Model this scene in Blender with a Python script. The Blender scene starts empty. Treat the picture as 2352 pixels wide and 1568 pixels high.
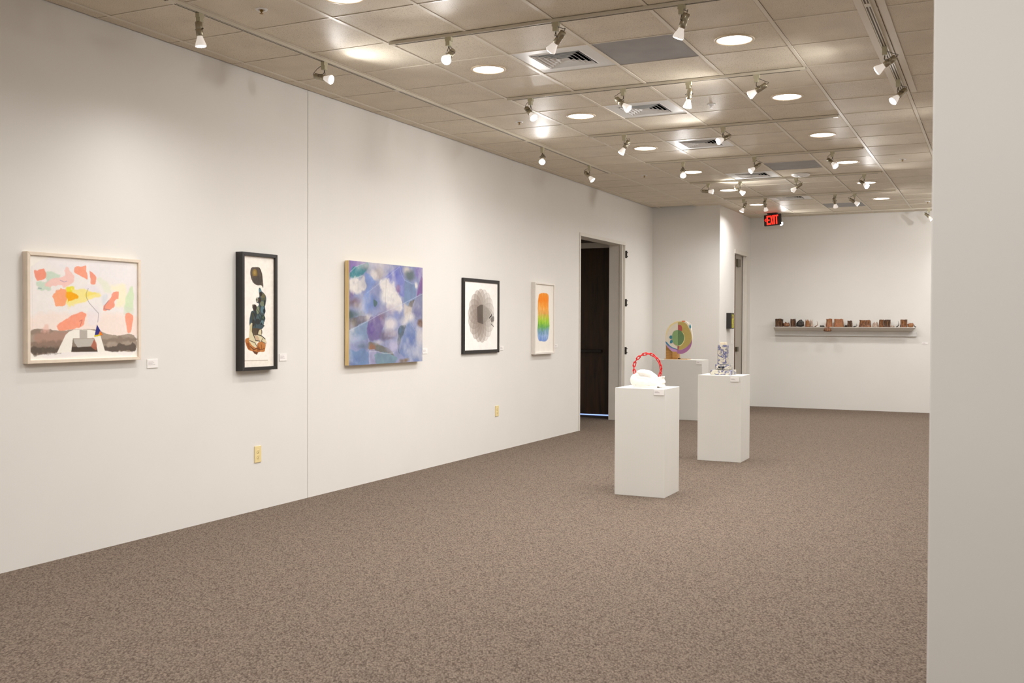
import bpy, bmesh, math, random
import numpy as np
from mathutils import Vector, Matrix, noise as mnoise
PI=math.pi
sc=bpy.context.scene
COL=sc.collection
def lin(c,k=255.0):
    r=[]
    for v in c[:3]:
        v=v/k; r.append(v/12.92 if v<=.04045 else ((v+.055)/1.055)**2.4)
    return tuple(r)
H=3.309; X0=.11985; Y0=5.73455; T=.6096
XB=1.10; YA=15.65; YB=17.80      # return wall, alcove wall, back wall
XR=7.3; YF=-3.0; ZT=3.6
# ---------------- camera
cam=bpy.data.cameras.new('camera'); co=bpy.data.objects.new('camera',cam); COL.objects.link(co)
cam.sensor_width=36; cam.sensor_fit='HORIZONTAL'; cam.lens=2307.85/2352*36
r=Vector((.8995,.4369,.0041)); f=Vector((-.4368,.8994,-.01669)).normalized()
u=r.cross(f).normalized(); r=f.cross(u).normalized()
M=Matrix((r,u,-f)).transposed().to_4x4(); M.translation=Vector((5.076,0,1.4203)); co.matrix_world=M
cam.clip_start=.05
cam.dof.use_dof=True; cam.dof.focus_distance=10; cam.dof.aperture_fstop=6.3
sc.camera=co
# ---------------- world (the room is closed) and exposure
w=bpy.data.worlds.new('world'); sc.world=w; w.use_nodes=True
w.node_tree.nodes['Background'].inputs[0].default_value=(.5,.5,.5,1); w.node_tree.nodes['Background'].inputs[1].default_value=.1
sc.view_settings.view_transform='Standard'; sc.view_settings.look='None'; sc.view_settings.gamma=1; sc.view_settings.use_curve_mapping=False
sc.view_settings.exposure=-0.15
LIGHT_COL=(1.0,.985,.98)
DOWN_W=16.0; SPOT_W=43.0; LENS_E=60.0; DISC_E=9.0
# ---------------- measured data (spotlight places, picture shapes)
HEADS=[(0.71, 4.658, (0.037, 0.106, -0.994)), (0.71, 5.9, (0.958, 0.031, -0.285)), (0.71, 9.707, (0.277, -0.752, -0.598)), (0.71, 11.057, (0.693, -0.008, -0.721)), (1.825, 5.735, (0.103, -0.789, -0.605)), (2.584, 5.735, (-0.692, 0.165, -0.703)), (3.384, 5.735, (-0.402, 0.139, -0.905)), (1.566, 7.563, (0.639, -0.34, -0.69)), (2.374, 7.563, (0.745, -0.057, -0.664)), (2.903, 7.563, (-0.155, -0.02, -0.988)), (3.422, 7.563, (-0.877, -0.014, -0.48)), (4.36, 7.173, (-0.847, 0.057, -0.529)), (4.36, 8.164, (-0.577, -0.466, -0.67)), (1.733, 9.392, (-0.476, -0.231, -0.849)), (2.713, 9.392, (-0.589, -0.691, -0.419)), (1.793, 11.221, (0.238, -0.72, -0.652)), (2.606, 11.221, (-0.645, -0.49, -0.586)), (3.438, 11.221, (0.63, -0.454, -0.63)), (1.601, 13.05, (0.966, 0.246, -0.077)), (2.02, 13.05, (0.794, -0.142, -0.591)), (2.733, 13.05, (-0.816, 0.202, -0.541)), (3.55, 13.05, (0.632, -0.548, -0.548)), (1.645, 14.879, (-0.448, -0.094, -0.889)), (1.964, 14.879, (0.076, 0.555, -0.828)), (2.945, 14.879, (0.121, 0.568, -0.814)), (3.21, 14.879, (0.811, 0.211, -0.545)), (1.69, 17.317, (0.704, -0.54, -0.461)), (4.038, 17.317, (0.695, -0.061, -0.716))]
ART1=[
('F', (248, 243, 234)),
('P', [(0.026, 0.105), (0.508, 0.044), (0.959, 0.051), (0.966, 0.931), (0.671, 0.929), (0.026, 0.933)], (243, 237, 233), 1, 0.004, 0.004),
('P', [(0.03, 0.571), (0.486, 0.555), (0.965, 0.566), (0.966, 0.786), (0.027, 0.776)], (250, 230, 218), 0.8, 0.05, 0.02),
('P', [(0.16, 0.024), (0.426, 0.015), (0.959, 0.042), (0.959, 0.235), (0.625, 0.181), (0.299, 0.124)], (240, 236, 238), 0.7, 0.06, 0.02),
('P', [(0.583, 0.184), (0.668, 0.188), (0.72, 0.265), (0.737, 0.336), (0.668, 0.33), (0.634, 0.252)], (232, 236, 212), 0.7, 0.02, 0.02),
('P', [(0.737, 0.265), (0.878, 0.24), (0.879, 0.44), (0.781, 0.461), (0.798, 0.334)], (250, 243, 205), 0.8, 0.04, 0.02),
('P', [(0.878, 0.376), (0.95, 0.25), (0.953, 0.493), (0.879, 0.513)], (214, 234, 194), 0.9, 0.012, 0.01),
('P', [(0.87, 0.477), (0.956, 0.484), (0.956, 0.557), (0.87, 0.558)], (222, 228, 208), 0.7, 0.02, 0.01),
('P', [(0.146, 0.168), (0.191, 0.148), (0.257, 0.156), (0.257, 0.203), (0.169, 0.25), (0.169, 0.326), (0.094, 0.341), (0.057, 0.298), (0.06, 0.252), (0.139, 0.235)], (206, 222, 202), 0.95, 0.014, 0.02),
('P', [(0.128, 0.277), (0.207, 0.214), (0.3, 0.183), (0.309, 0.115), (0.338, 0.1), (0.391, 0.187), (0.371, 0.248), (0.292, 0.299), (0.277, 0.278), (0.207, 0.29), (0.162, 0.305)], (248, 204, 194), 0.95, 0.008, 0.012),
('P', [(0.043, 0.143), (0.071, 0.148), (0.136, 0.135), (0.135, 0.21), (0.083, 0.245), (0.049, 0.215)], (248, 156, 130), 1, 0.006, 0.012),
('P', [(0.394, 0.091), (0.483, 0.076), (0.5, 0.11), (0.507, 0.206), (0.451, 0.174), (0.39, 0.152)], (250, 164, 134), 1, 0.005, 0.01),
('P', [(0.526, 0.117), (0.579, 0.158), (0.582, 0.237), (0.546, 0.249)], (246, 160, 134), 1, 0.005, 0.01),
('P', [(0.498, 0.047), (0.524, 0.045), (0.542, 0.296), (0.525, 0.301)], (243, 240, 238), 1, 0.002, 0.0),
('E', 0.546, 0.309, 0.084, 0.066, (236, 228, 234), 0.7, 0.03),
('E', 0.568, 0.572, 0.067, 0.096, (238, 230, 234), 0.6, 0.04),
('P', [(0.32, 0.302), (0.379, 0.316), (0.476, 0.312), (0.626, 0.341), (0.635, 0.376), (0.501, 0.416), (0.38, 0.471), (0.325, 0.477)], (248, 232, 140), 0.9, 0.014, 0.02),
('P', [(0.332, 0.306), (0.379, 0.303), (0.372, 0.342), (0.332, 0.353)], (236, 222, 40), 0.8, 0.012, 0.02),
('P', [(0.501, 0.337), (0.592, 0.342), (0.501, 0.381)], (246, 225, 110), 0.8, 0.01, 0.01),
('P', [(0.196, 0.375), (0.254, 0.324), (0.324, 0.327), (0.325, 0.43), (0.278, 0.478), (0.231, 0.458), (0.216, 0.408)], (252, 170, 126), 1, 0.006, 0.016),
('P', [(0.324, 0.344), (0.38, 0.342), (0.432, 0.366), (0.42, 0.401), (0.34, 0.431), (0.325, 0.432)], (250, 172, 22), 1, 0.01, 0.015),
('P', [(0.75, 0.327), (0.807, 0.311), (0.809, 0.379), (0.772, 0.416), (0.768, 0.47), (0.721, 0.507), (0.661, 0.51), (0.66, 0.473), (0.703, 0.409), (0.737, 0.381)], (246, 160, 134), 1, 0.005, 0.012),
('P', [(0.69, 0.338), (0.699, 0.391), (0.66, 0.464), (0.643, 0.376)], (222, 226, 232), 0.7, 0.02, 0.01),
('P', [(0.487, 0.538), (0.488, 0.607), (0.462, 0.677), (0.35, 0.713), (0.256, 0.715), (0.244, 0.652), (0.341, 0.6), (0.413, 0.548)], (251, 162, 132), 1, 0.008, 0.012),
('P', [(0.877, 0.554), (0.947, 0.553), (0.944, 0.658), (0.929, 0.731), (0.898, 0.747), (0.884, 0.667)], (250, 165, 136), 1, 0.005, 0.01),
('P', [(0.025, 0.717), (0.134, 0.706), (0.256, 0.719), (0.374, 0.711), (0.544, 0.703), (0.628, 0.721), (0.696, 0.757), (0.8, 0.771), (0.965, 0.766), (0.965, 0.931), (0.671, 0.927), (0.242, 0.931), (0.026, 0.935)], (168, 152, 136), 1, 0.003, 0.006),
('P', [(0.025, 0.717), (0.134, 0.706), (0.21, 0.719), (0.165, 0.746), (0.025, 0.751)], (150, 132, 118), 0.9, 0.01, 0.01),
('P', [(0.06, 0.743), (0.272, 0.728), (0.334, 0.737), (0.272, 0.846), (0.076, 0.859)], (180, 140, 124), 0.75, 0.03, 0.02),
('P', [(0.119, 0.694), (0.157, 0.661), (0.172, 0.727), (0.112, 0.744)], (240, 190, 175), 0.6, 0.02, 0.02),
('P', [(0.026, 0.87), (0.098, 0.88), (0.257, 0.875), (0.242, 0.934), (0.026, 0.935)], (98, 86, 76), 0.95, 0.018, 0.02),
('P', [(0.026, 0.825), (0.272, 0.821), (0.257, 0.88), (0.026, 0.87)], (138, 116, 102), 0.8, 0.02, 0.02),
('P', [(0.671, 0.894), (0.774, 0.869), (0.889, 0.867), (0.965, 0.858), (0.965, 0.931), (0.675, 0.927)], (100, 88, 80), 0.95, 0.012, 0.02),
('P', [(0.653, 0.801), (0.965, 0.796), (0.965, 0.832), (0.662, 0.845)], (140, 124, 110), 0.8, 0.02, 0.02),
('P', [(0.386, 0.708), (0.527, 0.708), (0.581, 0.721), (0.632, 0.774), (0.675, 0.932), (0.603, 0.936), (0.573, 0.795), (0.376, 0.795), (0.361, 0.931), (0.234, 0.935), (0.312, 0.758), (0.342, 0.728)], (246, 241, 230), 1, 0.002, 0.0),
('P', [(0.376, 0.799), (0.573, 0.798), (0.603, 0.932), (0.361, 0.927)], (142, 128, 112), 1, 0.002, 0.0),
('P', [(0.367, 0.878), (0.595, 0.883), (0.603, 0.932), (0.361, 0.927)], (84, 72, 62), 1, 0.006, 0),
('P', [(0.544, 0.808), (0.573, 0.8), (0.599, 0.901), (0.532, 0.882)], (182, 108, 86), 0.9, 0.01, 0.01),
('P', [(0.38, 0.801), (0.573, 0.8), (0.541, 0.876), (0.418, 0.883), (0.389, 0.836)], (192, 186, 176), 1, 0.002, 0.0),
('P', [(0.436, 0.71), (0.507, 0.715), (0.507, 0.799), (0.437, 0.799)], (186, 178, 168), 1, 0.002, 0.0),
('L', [(0.517, 0.297), (0.499, 0.346), (0.501, 0.389), (0.526, 0.441), (0.576, 0.501), (0.614, 0.544), (0.606, 0.633)], 0.0022, (140, 130, 130), 0.9),
('L', [(0.712, 0.409), (0.677, 0.454), (0.665, 0.499), (0.721, 0.507)], 0.003, (110, 90, 120), 0.6),
('L', [(0.437, 0.625), (0.461, 0.612), (0.442, 0.673)], 0.003, (170, 80, 90), 0.6),
('L', [(0.265, 0.228), (0.3, 0.243), (0.323, 0.233)], 0.003, (160, 130, 170), 0.6),
('L', [(0.079, 0.313), (0.102, 0.316)], 0.006, (140, 160, 165), 0.6),
('L', [(0.031, 0.71), (0.026, 0.109)], 0.002, (215, 208, 200), 0.6),
('P', [(0.598, 0.657), (0.655, 0.765), (0.573, 0.782)], (52, 52, 128), 1, 0.002, 0.0),
('P', [(0.628, 0.721), (0.655, 0.765), (0.607, 0.77)], (238, 130, 45), 1, 0.002, 0.0),
('P', [(0.573, 0.766), (0.628, 0.756), (0.632, 0.77), (0.573, 0.783)], (225, 200, 40), 1, 0.003, 0.0),
('N', 0.012)]
ART2=[
('F', (246, 238, 226)),
('P', [(0.028, 0.007), (0.956, 0.008), (0.844, 0.946), (0.028, 0.937)], (248, 241, 231), 1, 0.004, 0.002),
('L', [(0.055, 0.938), (0.792, 0.943)], 0.003, (190, 175, 158), 0.9),  # shadow under the sheet's lower edge, drawn as a line
('P', [(0.257, 0.109), (0.383, 0.097), (0.525, 0.099), (0.6, 0.142), (0.628, 0.207), (0.647, 0.28), (0.579, 0.257), (0.437, 0.259), (0.308, 0.229), (0.242, 0.166)], (92, 80, 70), 1, 0.002, 0.004),
('E', 0.381, 0.155, 0.085, 0.04, (128, 104, 62), 1, 0.003),
('E', 0.373, 0.149, 0.062, 0.029, (148, 122, 66), 1, 0.003),
('E', 0.373, 0.149, 0.033, 0.016, (170, 140, 80), 1, 0.003),
('P', [(0.305, 0.189), (0.588, 0.175), (0.607, 0.24), (0.422, 0.251), (0.322, 0.229)], (80, 72, 66), 0.8, 0.006, 0.01),
('L', [(0.526, 0.103), (0.586, 0.15), (0.606, 0.223)], 0.003, (60, 50, 45), 0.8),
('L', [(0.446, 0.105), (0.489, 0.185), (0.479, 0.25)], 0.003, (70, 60, 52), 0.7),
('P', [(0.505, 0.298), (0.553, 0.284), (0.598, 0.313), (0.715, 0.344), (0.747, 0.385), (0.708, 0.442), (0.72, 0.499), (0.685, 0.532), (0.719, 0.565), (0.662, 0.614), (0.677, 0.63), (0.579, 0.662), (0.48, 0.658), (0.34, 0.679), (0.28, 0.615), (0.22, 0.631), (0.207, 0.575), (0.258, 0.503), (0.332, 0.49), (0.29, 0.455), (0.35, 0.431), (0.451, 0.457), (0.506, 0.428), (0.42, 0.413), (0.431, 0.376), (0.515, 0.363)], (66, 80, 84), 1, 0.002, 0.003),
('E', 0.554, 0.31, 0.038, 0.021, (100, 132, 140), 1, 0.002),
('E', 0.644, 0.357, 0.069, 0.026, (110, 104, 74), 1, 0.003),
('E', 0.571, 0.338, 0.046, 0.02, (60, 52, 44), 1, 0.003),
('E', 0.66, 0.386, 0.07, 0.013, (88, 92, 70), 1, 0.003),
('E', 0.446, 0.392, 0.04, 0.021, (176, 172, 150), 1, 0.002),
('E', 0.446, 0.392, 0.02, 0.011, (50, 44, 38), 1, 0.002),
('E', 0.532, 0.395, 0.046, 0.025, (66, 54, 44), 1, 0.003),
('E', 0.62, 0.427, 0.075, 0.024, (118, 128, 104), 1, 0.004),
('E', 0.697, 0.418, 0.029, 0.028, (54, 60, 56), 1, 0.003),
('E', 0.324, 0.448, 0.036, 0.016, (180, 172, 150), 1, 0.002),
('E', 0.324, 0.448, 0.016, 0.008, (60, 50, 40), 1, 0.002),
('E', 0.381, 0.466, 0.062, 0.03, (62, 52, 44), 1, 0.003),
('E', 0.481, 0.485, 0.057, 0.036, (130, 140, 112), 1, 0.004),
('E', 0.624, 0.48, 0.052, 0.032, (92, 122, 130), 1, 0.004),
('E', 0.682, 0.491, 0.041, 0.02, (44, 52, 54), 1, 0.003),
('E', 0.302, 0.543, 0.045, 0.036, (74, 72, 56), 1, 0.003),
('E', 0.399, 0.518, 0.039, 0.035, (56, 62, 62), 1, 0.003),
('E', 0.529, 0.549, 0.074, 0.025, (78, 98, 100), 1, 0.004),
('E', 0.629, 0.553, 0.075, 0.027, (52, 68, 66), 1, 0.003),
('E', 0.649, 0.549, 0.028, 0.013, (96, 112, 84), 1, 0.003),
('E', 0.475, 0.59, 0.079, 0.027, (56, 60, 60), 1, 0.004),
('E', 0.618, 0.602, 0.057, 0.025, (94, 120, 126), 1, 0.004),
('E', 0.59, 0.61, 0.023, 0.013, (46, 52, 56), 1, 0.003),
('E', 0.334, 0.599, 0.045, 0.032, (56, 56, 52), 1, 0.004),
('E', 0.262, 0.567, 0.034, 0.048, (64, 78, 82), 1, 0.004),
('E', 0.506, 0.638, 0.074, 0.024, (70, 84, 90), 1, 0.004),
('L', [(0.328, 0.502), (0.416, 0.566), (0.393, 0.639)], 0.003, (36, 32, 30), 0.9),
('L', [(0.55, 0.444), (0.498, 0.525), (0.574, 0.59)], 0.003, (36, 34, 34), 0.9),
('L', [(0.409, 0.461), (0.584, 0.533), (0.701, 0.556)], 0.002, (40, 40, 40), 0.8),
('P', [(0.297, 0.655), (0.593, 0.658), (0.583, 0.719), (0.427, 0.711), (0.315, 0.719)], (86, 70, 52), 1, 0.003, 0.004),
('P', [(0.212, 0.639), (0.265, 0.603), (0.313, 0.615), (0.312, 0.679), (0.342, 0.711), (0.455, 0.711), (0.509, 0.671), (0.58, 0.666), (0.592, 0.719), (0.714, 0.744), (0.741, 0.792), (0.587, 0.767), (0.432, 0.779), (0.448, 0.815), (0.322, 0.811), (0.194, 0.766), (0.198, 0.711)], (216, 204, 168), 1, 0.002, 0.003),
('E', 0.268, 0.651, 0.037, 0.033, (196, 182, 138), 1, 0.003),
('P', [(0.357, 0.719), (0.47, 0.719), (0.529, 0.751), (0.445, 0.767)], (200, 170, 140), 1, 0.003, 0.002),
('L', [(0.342, 0.711), (0.402, 0.759), (0.544, 0.767)], 0.004, (50, 42, 34), 1),
('L', [(0.207, 0.758), (0.375, 0.779), (0.448, 0.815)], 0.003, (70, 58, 44), 1),
('L', [(0.308, 0.615), (0.298, 0.679), (0.343, 0.715)], 0.004, (50, 44, 36), 1),
('L', [(0.48, 0.663), (0.469, 0.707), (0.598, 0.719), (0.714, 0.748)], 0.004, (50, 44, 36), 1),
('L', [(0.628, 0.743), (0.587, 0.767), (0.717, 0.788)], 0.003, (60, 50, 40), 1),
('P', [(0.082, 0.746), (0.205, 0.734), (0.202, 0.766), (0.322, 0.811), (0.434, 0.819), (0.474, 0.783), (0.601, 0.772), (0.741, 0.796), (0.745, 0.768), (0.72, 0.825), (0.679, 0.865), (0.508, 0.864), (0.439, 0.889), (0.325, 0.862), (0.185, 0.842), (0.099, 0.794)], (186, 118, 60), 1, 0.002, 0.003),
('P', [(0.098, 0.774), (0.209, 0.786), (0.246, 0.842), (0.171, 0.834)], (150, 84, 40), 1, 0.002, 0),
('P', [(0.448, 0.815), (0.548, 0.82), (0.537, 0.864), (0.451, 0.859)], (160, 94, 48), 1, 0.002, 0),
('P', [(0.311, 0.85), (0.48, 0.868), (0.439, 0.889), (0.354, 0.875)], (104, 66, 44), 1, 0.002, 0),
('L', [(0.239, 0.814), (0.352, 0.843), (0.435, 0.831), (0.564, 0.844)], 0.004, (96, 58, 34), 1),
('L', [(0.475, 0.791), (0.492, 0.84)], 0.003, (110, 66, 38), 1),
('L', [(0.589, 0.8), (0.592, 0.844), (0.692, 0.833)], 0.003, (110, 66, 38), 1),
('L', [(0.166, 0.766), (0.183, 0.814)], 0.003, (120, 72, 40), 1),
('L', [(0.323, 0.823), (0.325, 0.862)], 0.003, (110, 66, 38), 1),
('L', [(0.619, 0.618), (0.683, 0.628)], 0.004, (40, 38, 36), 1),
('N', 0.03)]
ART3=[
('F', (140, 146, 180)),
('P', [(-0.0, -0.001), (0.233, -0.003), (0.164, 0.039), (0.019, 0.108), (-0.002, 0.116)], (134, 112, 172), 1, 0.01, 0.01),
('P', [(0.01, 0.108), (0.048, 0.069), (0.193, 0.015), (0.253, 0.026), (0.213, 0.081), (0.125, 0.154), (0.048, 0.18), (0.01, 0.152)], (72, 132, 142), 1, 0.008, 0.012),
('E', 0.213, 0.051, 0.061, 0.046, (96, 112, 118), 0.8, 0.05),
('E', 0.397, 0.009, 0.137, 0.062, (178, 172, 182), 0.8, 0.06),
('E', 0.376, 0.103, 0.094, 0.069, (170, 160, 158), 0.9, 0.05),
('E', 0.304, 0.129, 0.051, 0.062, (202, 196, 194), 0.9, 0.04),
('P', [(0.005, 0.175), (0.115, 0.162), (0.174, 0.136), (0.204, 0.195), (0.194, 0.271), (0.116, 0.304), (0.001, 0.293)], (222, 216, 208), 0.95, 0.03, 0.02),
('E', 0.058, 0.394, 0.087, 0.045, (122, 100, 110), 0.9, 0.05),
('E', 0.02, 0.336, 0.047, 0.044, (118, 100, 140), 0.8, 0.05),
('E', 0.087, 0.438, 0.058, 0.03, (150, 132, 118), 0.7, 0.05),
('P', [(0.194, 0.113), (0.284, 0.153), (0.335, 0.189), (0.254, 0.299), (0.234, 0.497), (0.155, 0.467), (0.184, 0.331), (0.214, 0.232)], (126, 146, 196), 0.95, 0.015, 0.012),
('E', 0.284, 0.39, 0.093, 0.083, (112, 134, 186), 0.85, 0.06),
('P', [(0.31, 0.358), (0.356, 0.396), (0.325, 0.435), (0.305, 0.397)], (84, 110, 110), 1, 0.006, 0.006),
('P', [(0.46, 0.137), (0.665, 0.015), (0.722, 0.14), (0.745, 0.315), (0.666, 0.302), (0.546, 0.227)], (122, 128, 188), 0.95, 0.01, 0.012),
('E', 0.589, 0.114, 0.066, 0.056, (98, 104, 176), 0.8, 0.05),
('E', 0.633, 0.239, 0.033, 0.048, (136, 104, 140), 0.8, 0.03),
('P', [(0.418, 0.17), (0.481, 0.144), (0.556, 0.195), (0.633, 0.287), (0.711, 0.389), (0.678, 0.477), (0.525, 0.479), (0.46, 0.355), (0.387, 0.264)], (222, 216, 208), 0.9, 0.04, 0.03),
('E', 0.481, 0.323, 0.097, 0.086, (224, 220, 214), 0.85, 0.06),
('E', 0.767, 0.049, 0.068, 0.056, (206, 196, 186), 0.9, 0.04),
('E', 0.812, 0.103, 0.082, 0.056, (96, 108, 112), 0.95, 0.04),
('E', 0.952, 0.046, 0.072, 0.074, (128, 116, 170), 0.9, 0.04),
('E', 0.894, 0.18, 0.035, 0.041, (214, 208, 202), 0.9, 0.03),
('P', [(0.733, 0.163), (0.778, 0.145), (0.847, 0.182), (0.882, 0.173), (0.9, 0.327), (0.779, 0.428), (0.722, 0.38)], (118, 138, 170), 0.95, 0.008, 0.01),
('P', [(0.988, 0.093), (1.001, 0.275), (0.906, 0.311)], (126, 92, 146), 1, 0.004, 0.004),
('P', [(0.888, 0.336), (0.906, 0.376), (0.848, 0.459), (0.791, 0.508), (0.751, 0.476), (0.813, 0.378)], (96, 92, 90), 0.95, 0.01, 0.01),
('P', [(0.722, 0.396), (0.779, 0.428), (0.859, 0.426), (0.813, 0.508), (0.779, 0.589), (0.734, 0.509)], (188, 176, 164), 0.9, 0.02, 0.012),
('P', [(0.836, 0.475), (0.894, 0.328), (0.998, 0.283), (0.999, 0.557), (0.906, 0.549)], (128, 130, 158), 0.95, 0.006, 0.01),
('E', 0.93, 0.475, 0.071, 0.057, (112, 112, 150), 0.8, 0.04),
('E', 0.813, 0.532, 0.07, 0.049, (222, 216, 208), 0.9, 0.05),
('E', 0.966, 0.59, 0.047, 0.049, (112, 88, 78), 0.95, 0.03),
('E', 0.02, 0.513, 0.057, 0.052, (74, 92, 94), 0.9, 0.04),
('E', 0.106, 0.505, 0.069, 0.037, (92, 112, 116), 0.8, 0.05),
('P', [(0.006, 0.587), (0.049, 0.542), (0.214, 0.523), (0.219, 0.572), (0.001, 0.664)], (98, 94, 108), 0.95, 0.006, 0.01),
('E', 0.068, 0.579, 0.048, 0.038, (100, 96, 84), 0.9, 0.03),
('E', 0.254, 0.542, 0.051, 0.038, (216, 208, 198), 0.8, 0.04),
('P', [(0.006, 0.668), (0.234, 0.58), (0.245, 0.739), (0.116, 0.774), (0.006, 0.771)], (126, 148, 176), 0.95, 0.004, 0.01),
('E', 0.078, 0.743, 0.087, 0.037, (176, 178, 204), 0.8, 0.05),
('P', [(0.239, 0.58), (0.377, 0.511), (0.461, 0.557), (0.419, 0.665), (0.377, 0.765), (0.245, 0.747)], (112, 98, 144), 0.9, 0.02, 0.02),
('E', 0.275, 0.656, 0.041, 0.053, (104, 84, 150), 0.8, 0.04),
('E', 0.419, 0.526, 0.063, 0.039, (128, 108, 124), 0.8, 0.04),
('E', 0.525, 0.463, 0.119, 0.047, (168, 158, 176), 0.7, 0.06),
('E', 0.622, 0.493, 0.056, 0.04, (128, 138, 184), 0.8, 0.05),
('E', 0.525, 0.604, 0.098, 0.078, (212, 204, 204), 0.9, 0.06),
('E', 0.44, 0.712, 0.064, 0.055, (108, 100, 124), 0.9, 0.04),
('E', 0.547, 0.706, 0.087, 0.048, (150, 138, 150), 0.8, 0.05),
('E', 0.514, 0.753, 0.044, 0.015, (104, 92, 104), 0.8, 0.03),
('P', [(0.656, 0.637), (0.757, 0.621), (0.712, 0.765), (0.651, 0.907), (0.634, 0.787)], (88, 100, 112), 0.95, 0.006, 0.012),
('E', 0.678, 0.669, 0.022, 0.04, (92, 118, 148), 0.8, 0.03),
('P', [(0.757, 0.629), (0.802, 0.565), (0.907, 0.68), (1.0, 0.822), (1.0, 1.0), (0.656, 0.899)], (120, 136, 176), 0.95, 0.005, 0.01),
('E', 0.826, 0.792, 0.081, 0.106, (100, 116, 164), 0.7, 0.05),
('E', 0.954, 0.722, 0.06, 0.099, (190, 186, 190), 0.85, 0.05),
('E', 0.745, 0.565, 0.08, 0.048, (220, 214, 206), 0.8, 0.05),
('E', 0.156, 0.812, 0.079, 0.038, (96, 112, 130), 0.8, 0.04),
('E', 0.116, 0.796, 0.059, 0.022, (150, 160, 190), 0.7, 0.04),
('P', [(0.245, 0.777), (0.378, 0.804), (0.504, 0.846), (0.59, 0.928), (0.462, 0.892), (0.316, 0.871), (0.245, 0.853)], (112, 112, 104), 0.95, 0.01, 0.012),
('E', 0.285, 0.824, 0.041, 0.038, (150, 108, 84), 0.95, 0.02),
('E', 0.568, 0.825, 0.099, 0.071, (182, 176, 200), 0.85, 0.06),
('E', 0.378, 0.796, 0.062, 0.023, (206, 196, 196), 0.8, 0.04),
('P', [(0.006, 0.837), (0.059, 0.861), (0.235, 0.86), (0.255, 0.997), (0.004, 0.999)], (112, 138, 176), 0.95, 0.01, 0.015),
('E', 0.068, 0.943, 0.068, 0.037, (98, 118, 166), 0.8, 0.05),
('P', [(0.255, 0.868), (0.336, 0.871), (0.357, 1.003), (0.255, 0.997)], (164, 160, 190), 0.95, 0.006, 0.01),
('P', [(0.336, 0.887), (0.462, 0.892), (0.59, 0.928), (0.612, 0.985), (0.357, 1.003)], (120, 150, 160), 0.95, 0.01, 0.015),
('E', 0.724, 0.982, 0.079, 0.023, (124, 104, 82), 0.95, 0.02),
('E', 0.919, 0.951, 0.083, 0.041, (122, 134, 168), 0.8, 0.04),
('CL', 0.6, (214, 208, 208)),
('L', [(0.006, 0.669), (0.214, 0.584), (0.377, 0.511), (0.7, 0.397), (0.998, 0.279)], 0.003, (196, 202, 220), 0.55),
('L', [(0.224, 0.3), (0.46, 0.152), (0.66, 0.015), (0.677, 0.07), (0.727, 0.147), (0.847, 0.182), (0.882, 0.177)], 0.003, (180, 190, 214), 0.5),
('L', [(0.994, 0.093), (0.9, 0.319), (0.751, 0.637), (0.651, 0.907)], 0.0028, (164, 170, 192), 0.5),
('L', [(0.802, 0.565), (1.0, 0.822)], 0.0028, (174, 182, 202), 0.5),
('L', [(0.245, 0.747), (0.255, 0.997)], 0.0025, (190, 192, 212), 0.6),
('L', [(0.019, 0.108), (0.076, 0.06), (0.193, 0.015)], 0.003, (190, 190, 214), 0.8),
('L', [(0.019, 0.181), (0.115, 0.154), (0.164, 0.137)], 0.003, (196, 210, 220), 0.8),
('L', [(0.255, 0.872), (0.357, 0.876), (0.462, 0.9), (0.58, 0.896)], 0.003, (200, 204, 214), 0.6),
('L', [(0.476, 0.144), (0.461, 0.479), (0.451, 0.821)], 0.0016, (120, 120, 130), 0.7),
('P', [(-0.0, 0.958), (0.117, 0.998), (-0.0, 1.0)], (90, 104, 150), 0.7, 0.03, 0.01),
('N', 0.03)]
ART4=[
('F', (250, 245, 239)),
('FL',),
('P', [(0.369, 0.367), (0.469, 0.331), (0.552, 0.33), (0.555, 0.619), (0.384, 0.586)], (84, 74, 66), 0.75, 0.004, 0.002),
('P', [(0.552, 0.33), (0.694, 0.378), (0.801, 0.446), (0.699, 0.542), (0.56, 0.619)], (138, 132, 124), 0.5, 0.02, 0.002),
('L', [(0.551, 0.228), (0.555, 0.637)], 0.003, (170, 165, 158), 0.8),
('L', [(0.811, 0.468), (0.812, 0.489), (0.774, 0.503), (0.746, 0.524)], 0.01, (34, 32, 30), 1),
('P', [(0.775, 0.533), (0.87, 0.497), (0.892, 0.567), (0.815, 0.585)], (92, 86, 80), 0.7, 0.008, 0.01),
('L', [(0.797, 0.611), (0.875, 0.65)], 0.006, (70, 64, 58), 0.9),
('N', 0.02)]
ART5=[
('F', (244, 238, 228)),
('RB',),
('N', 0.01)]
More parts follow.
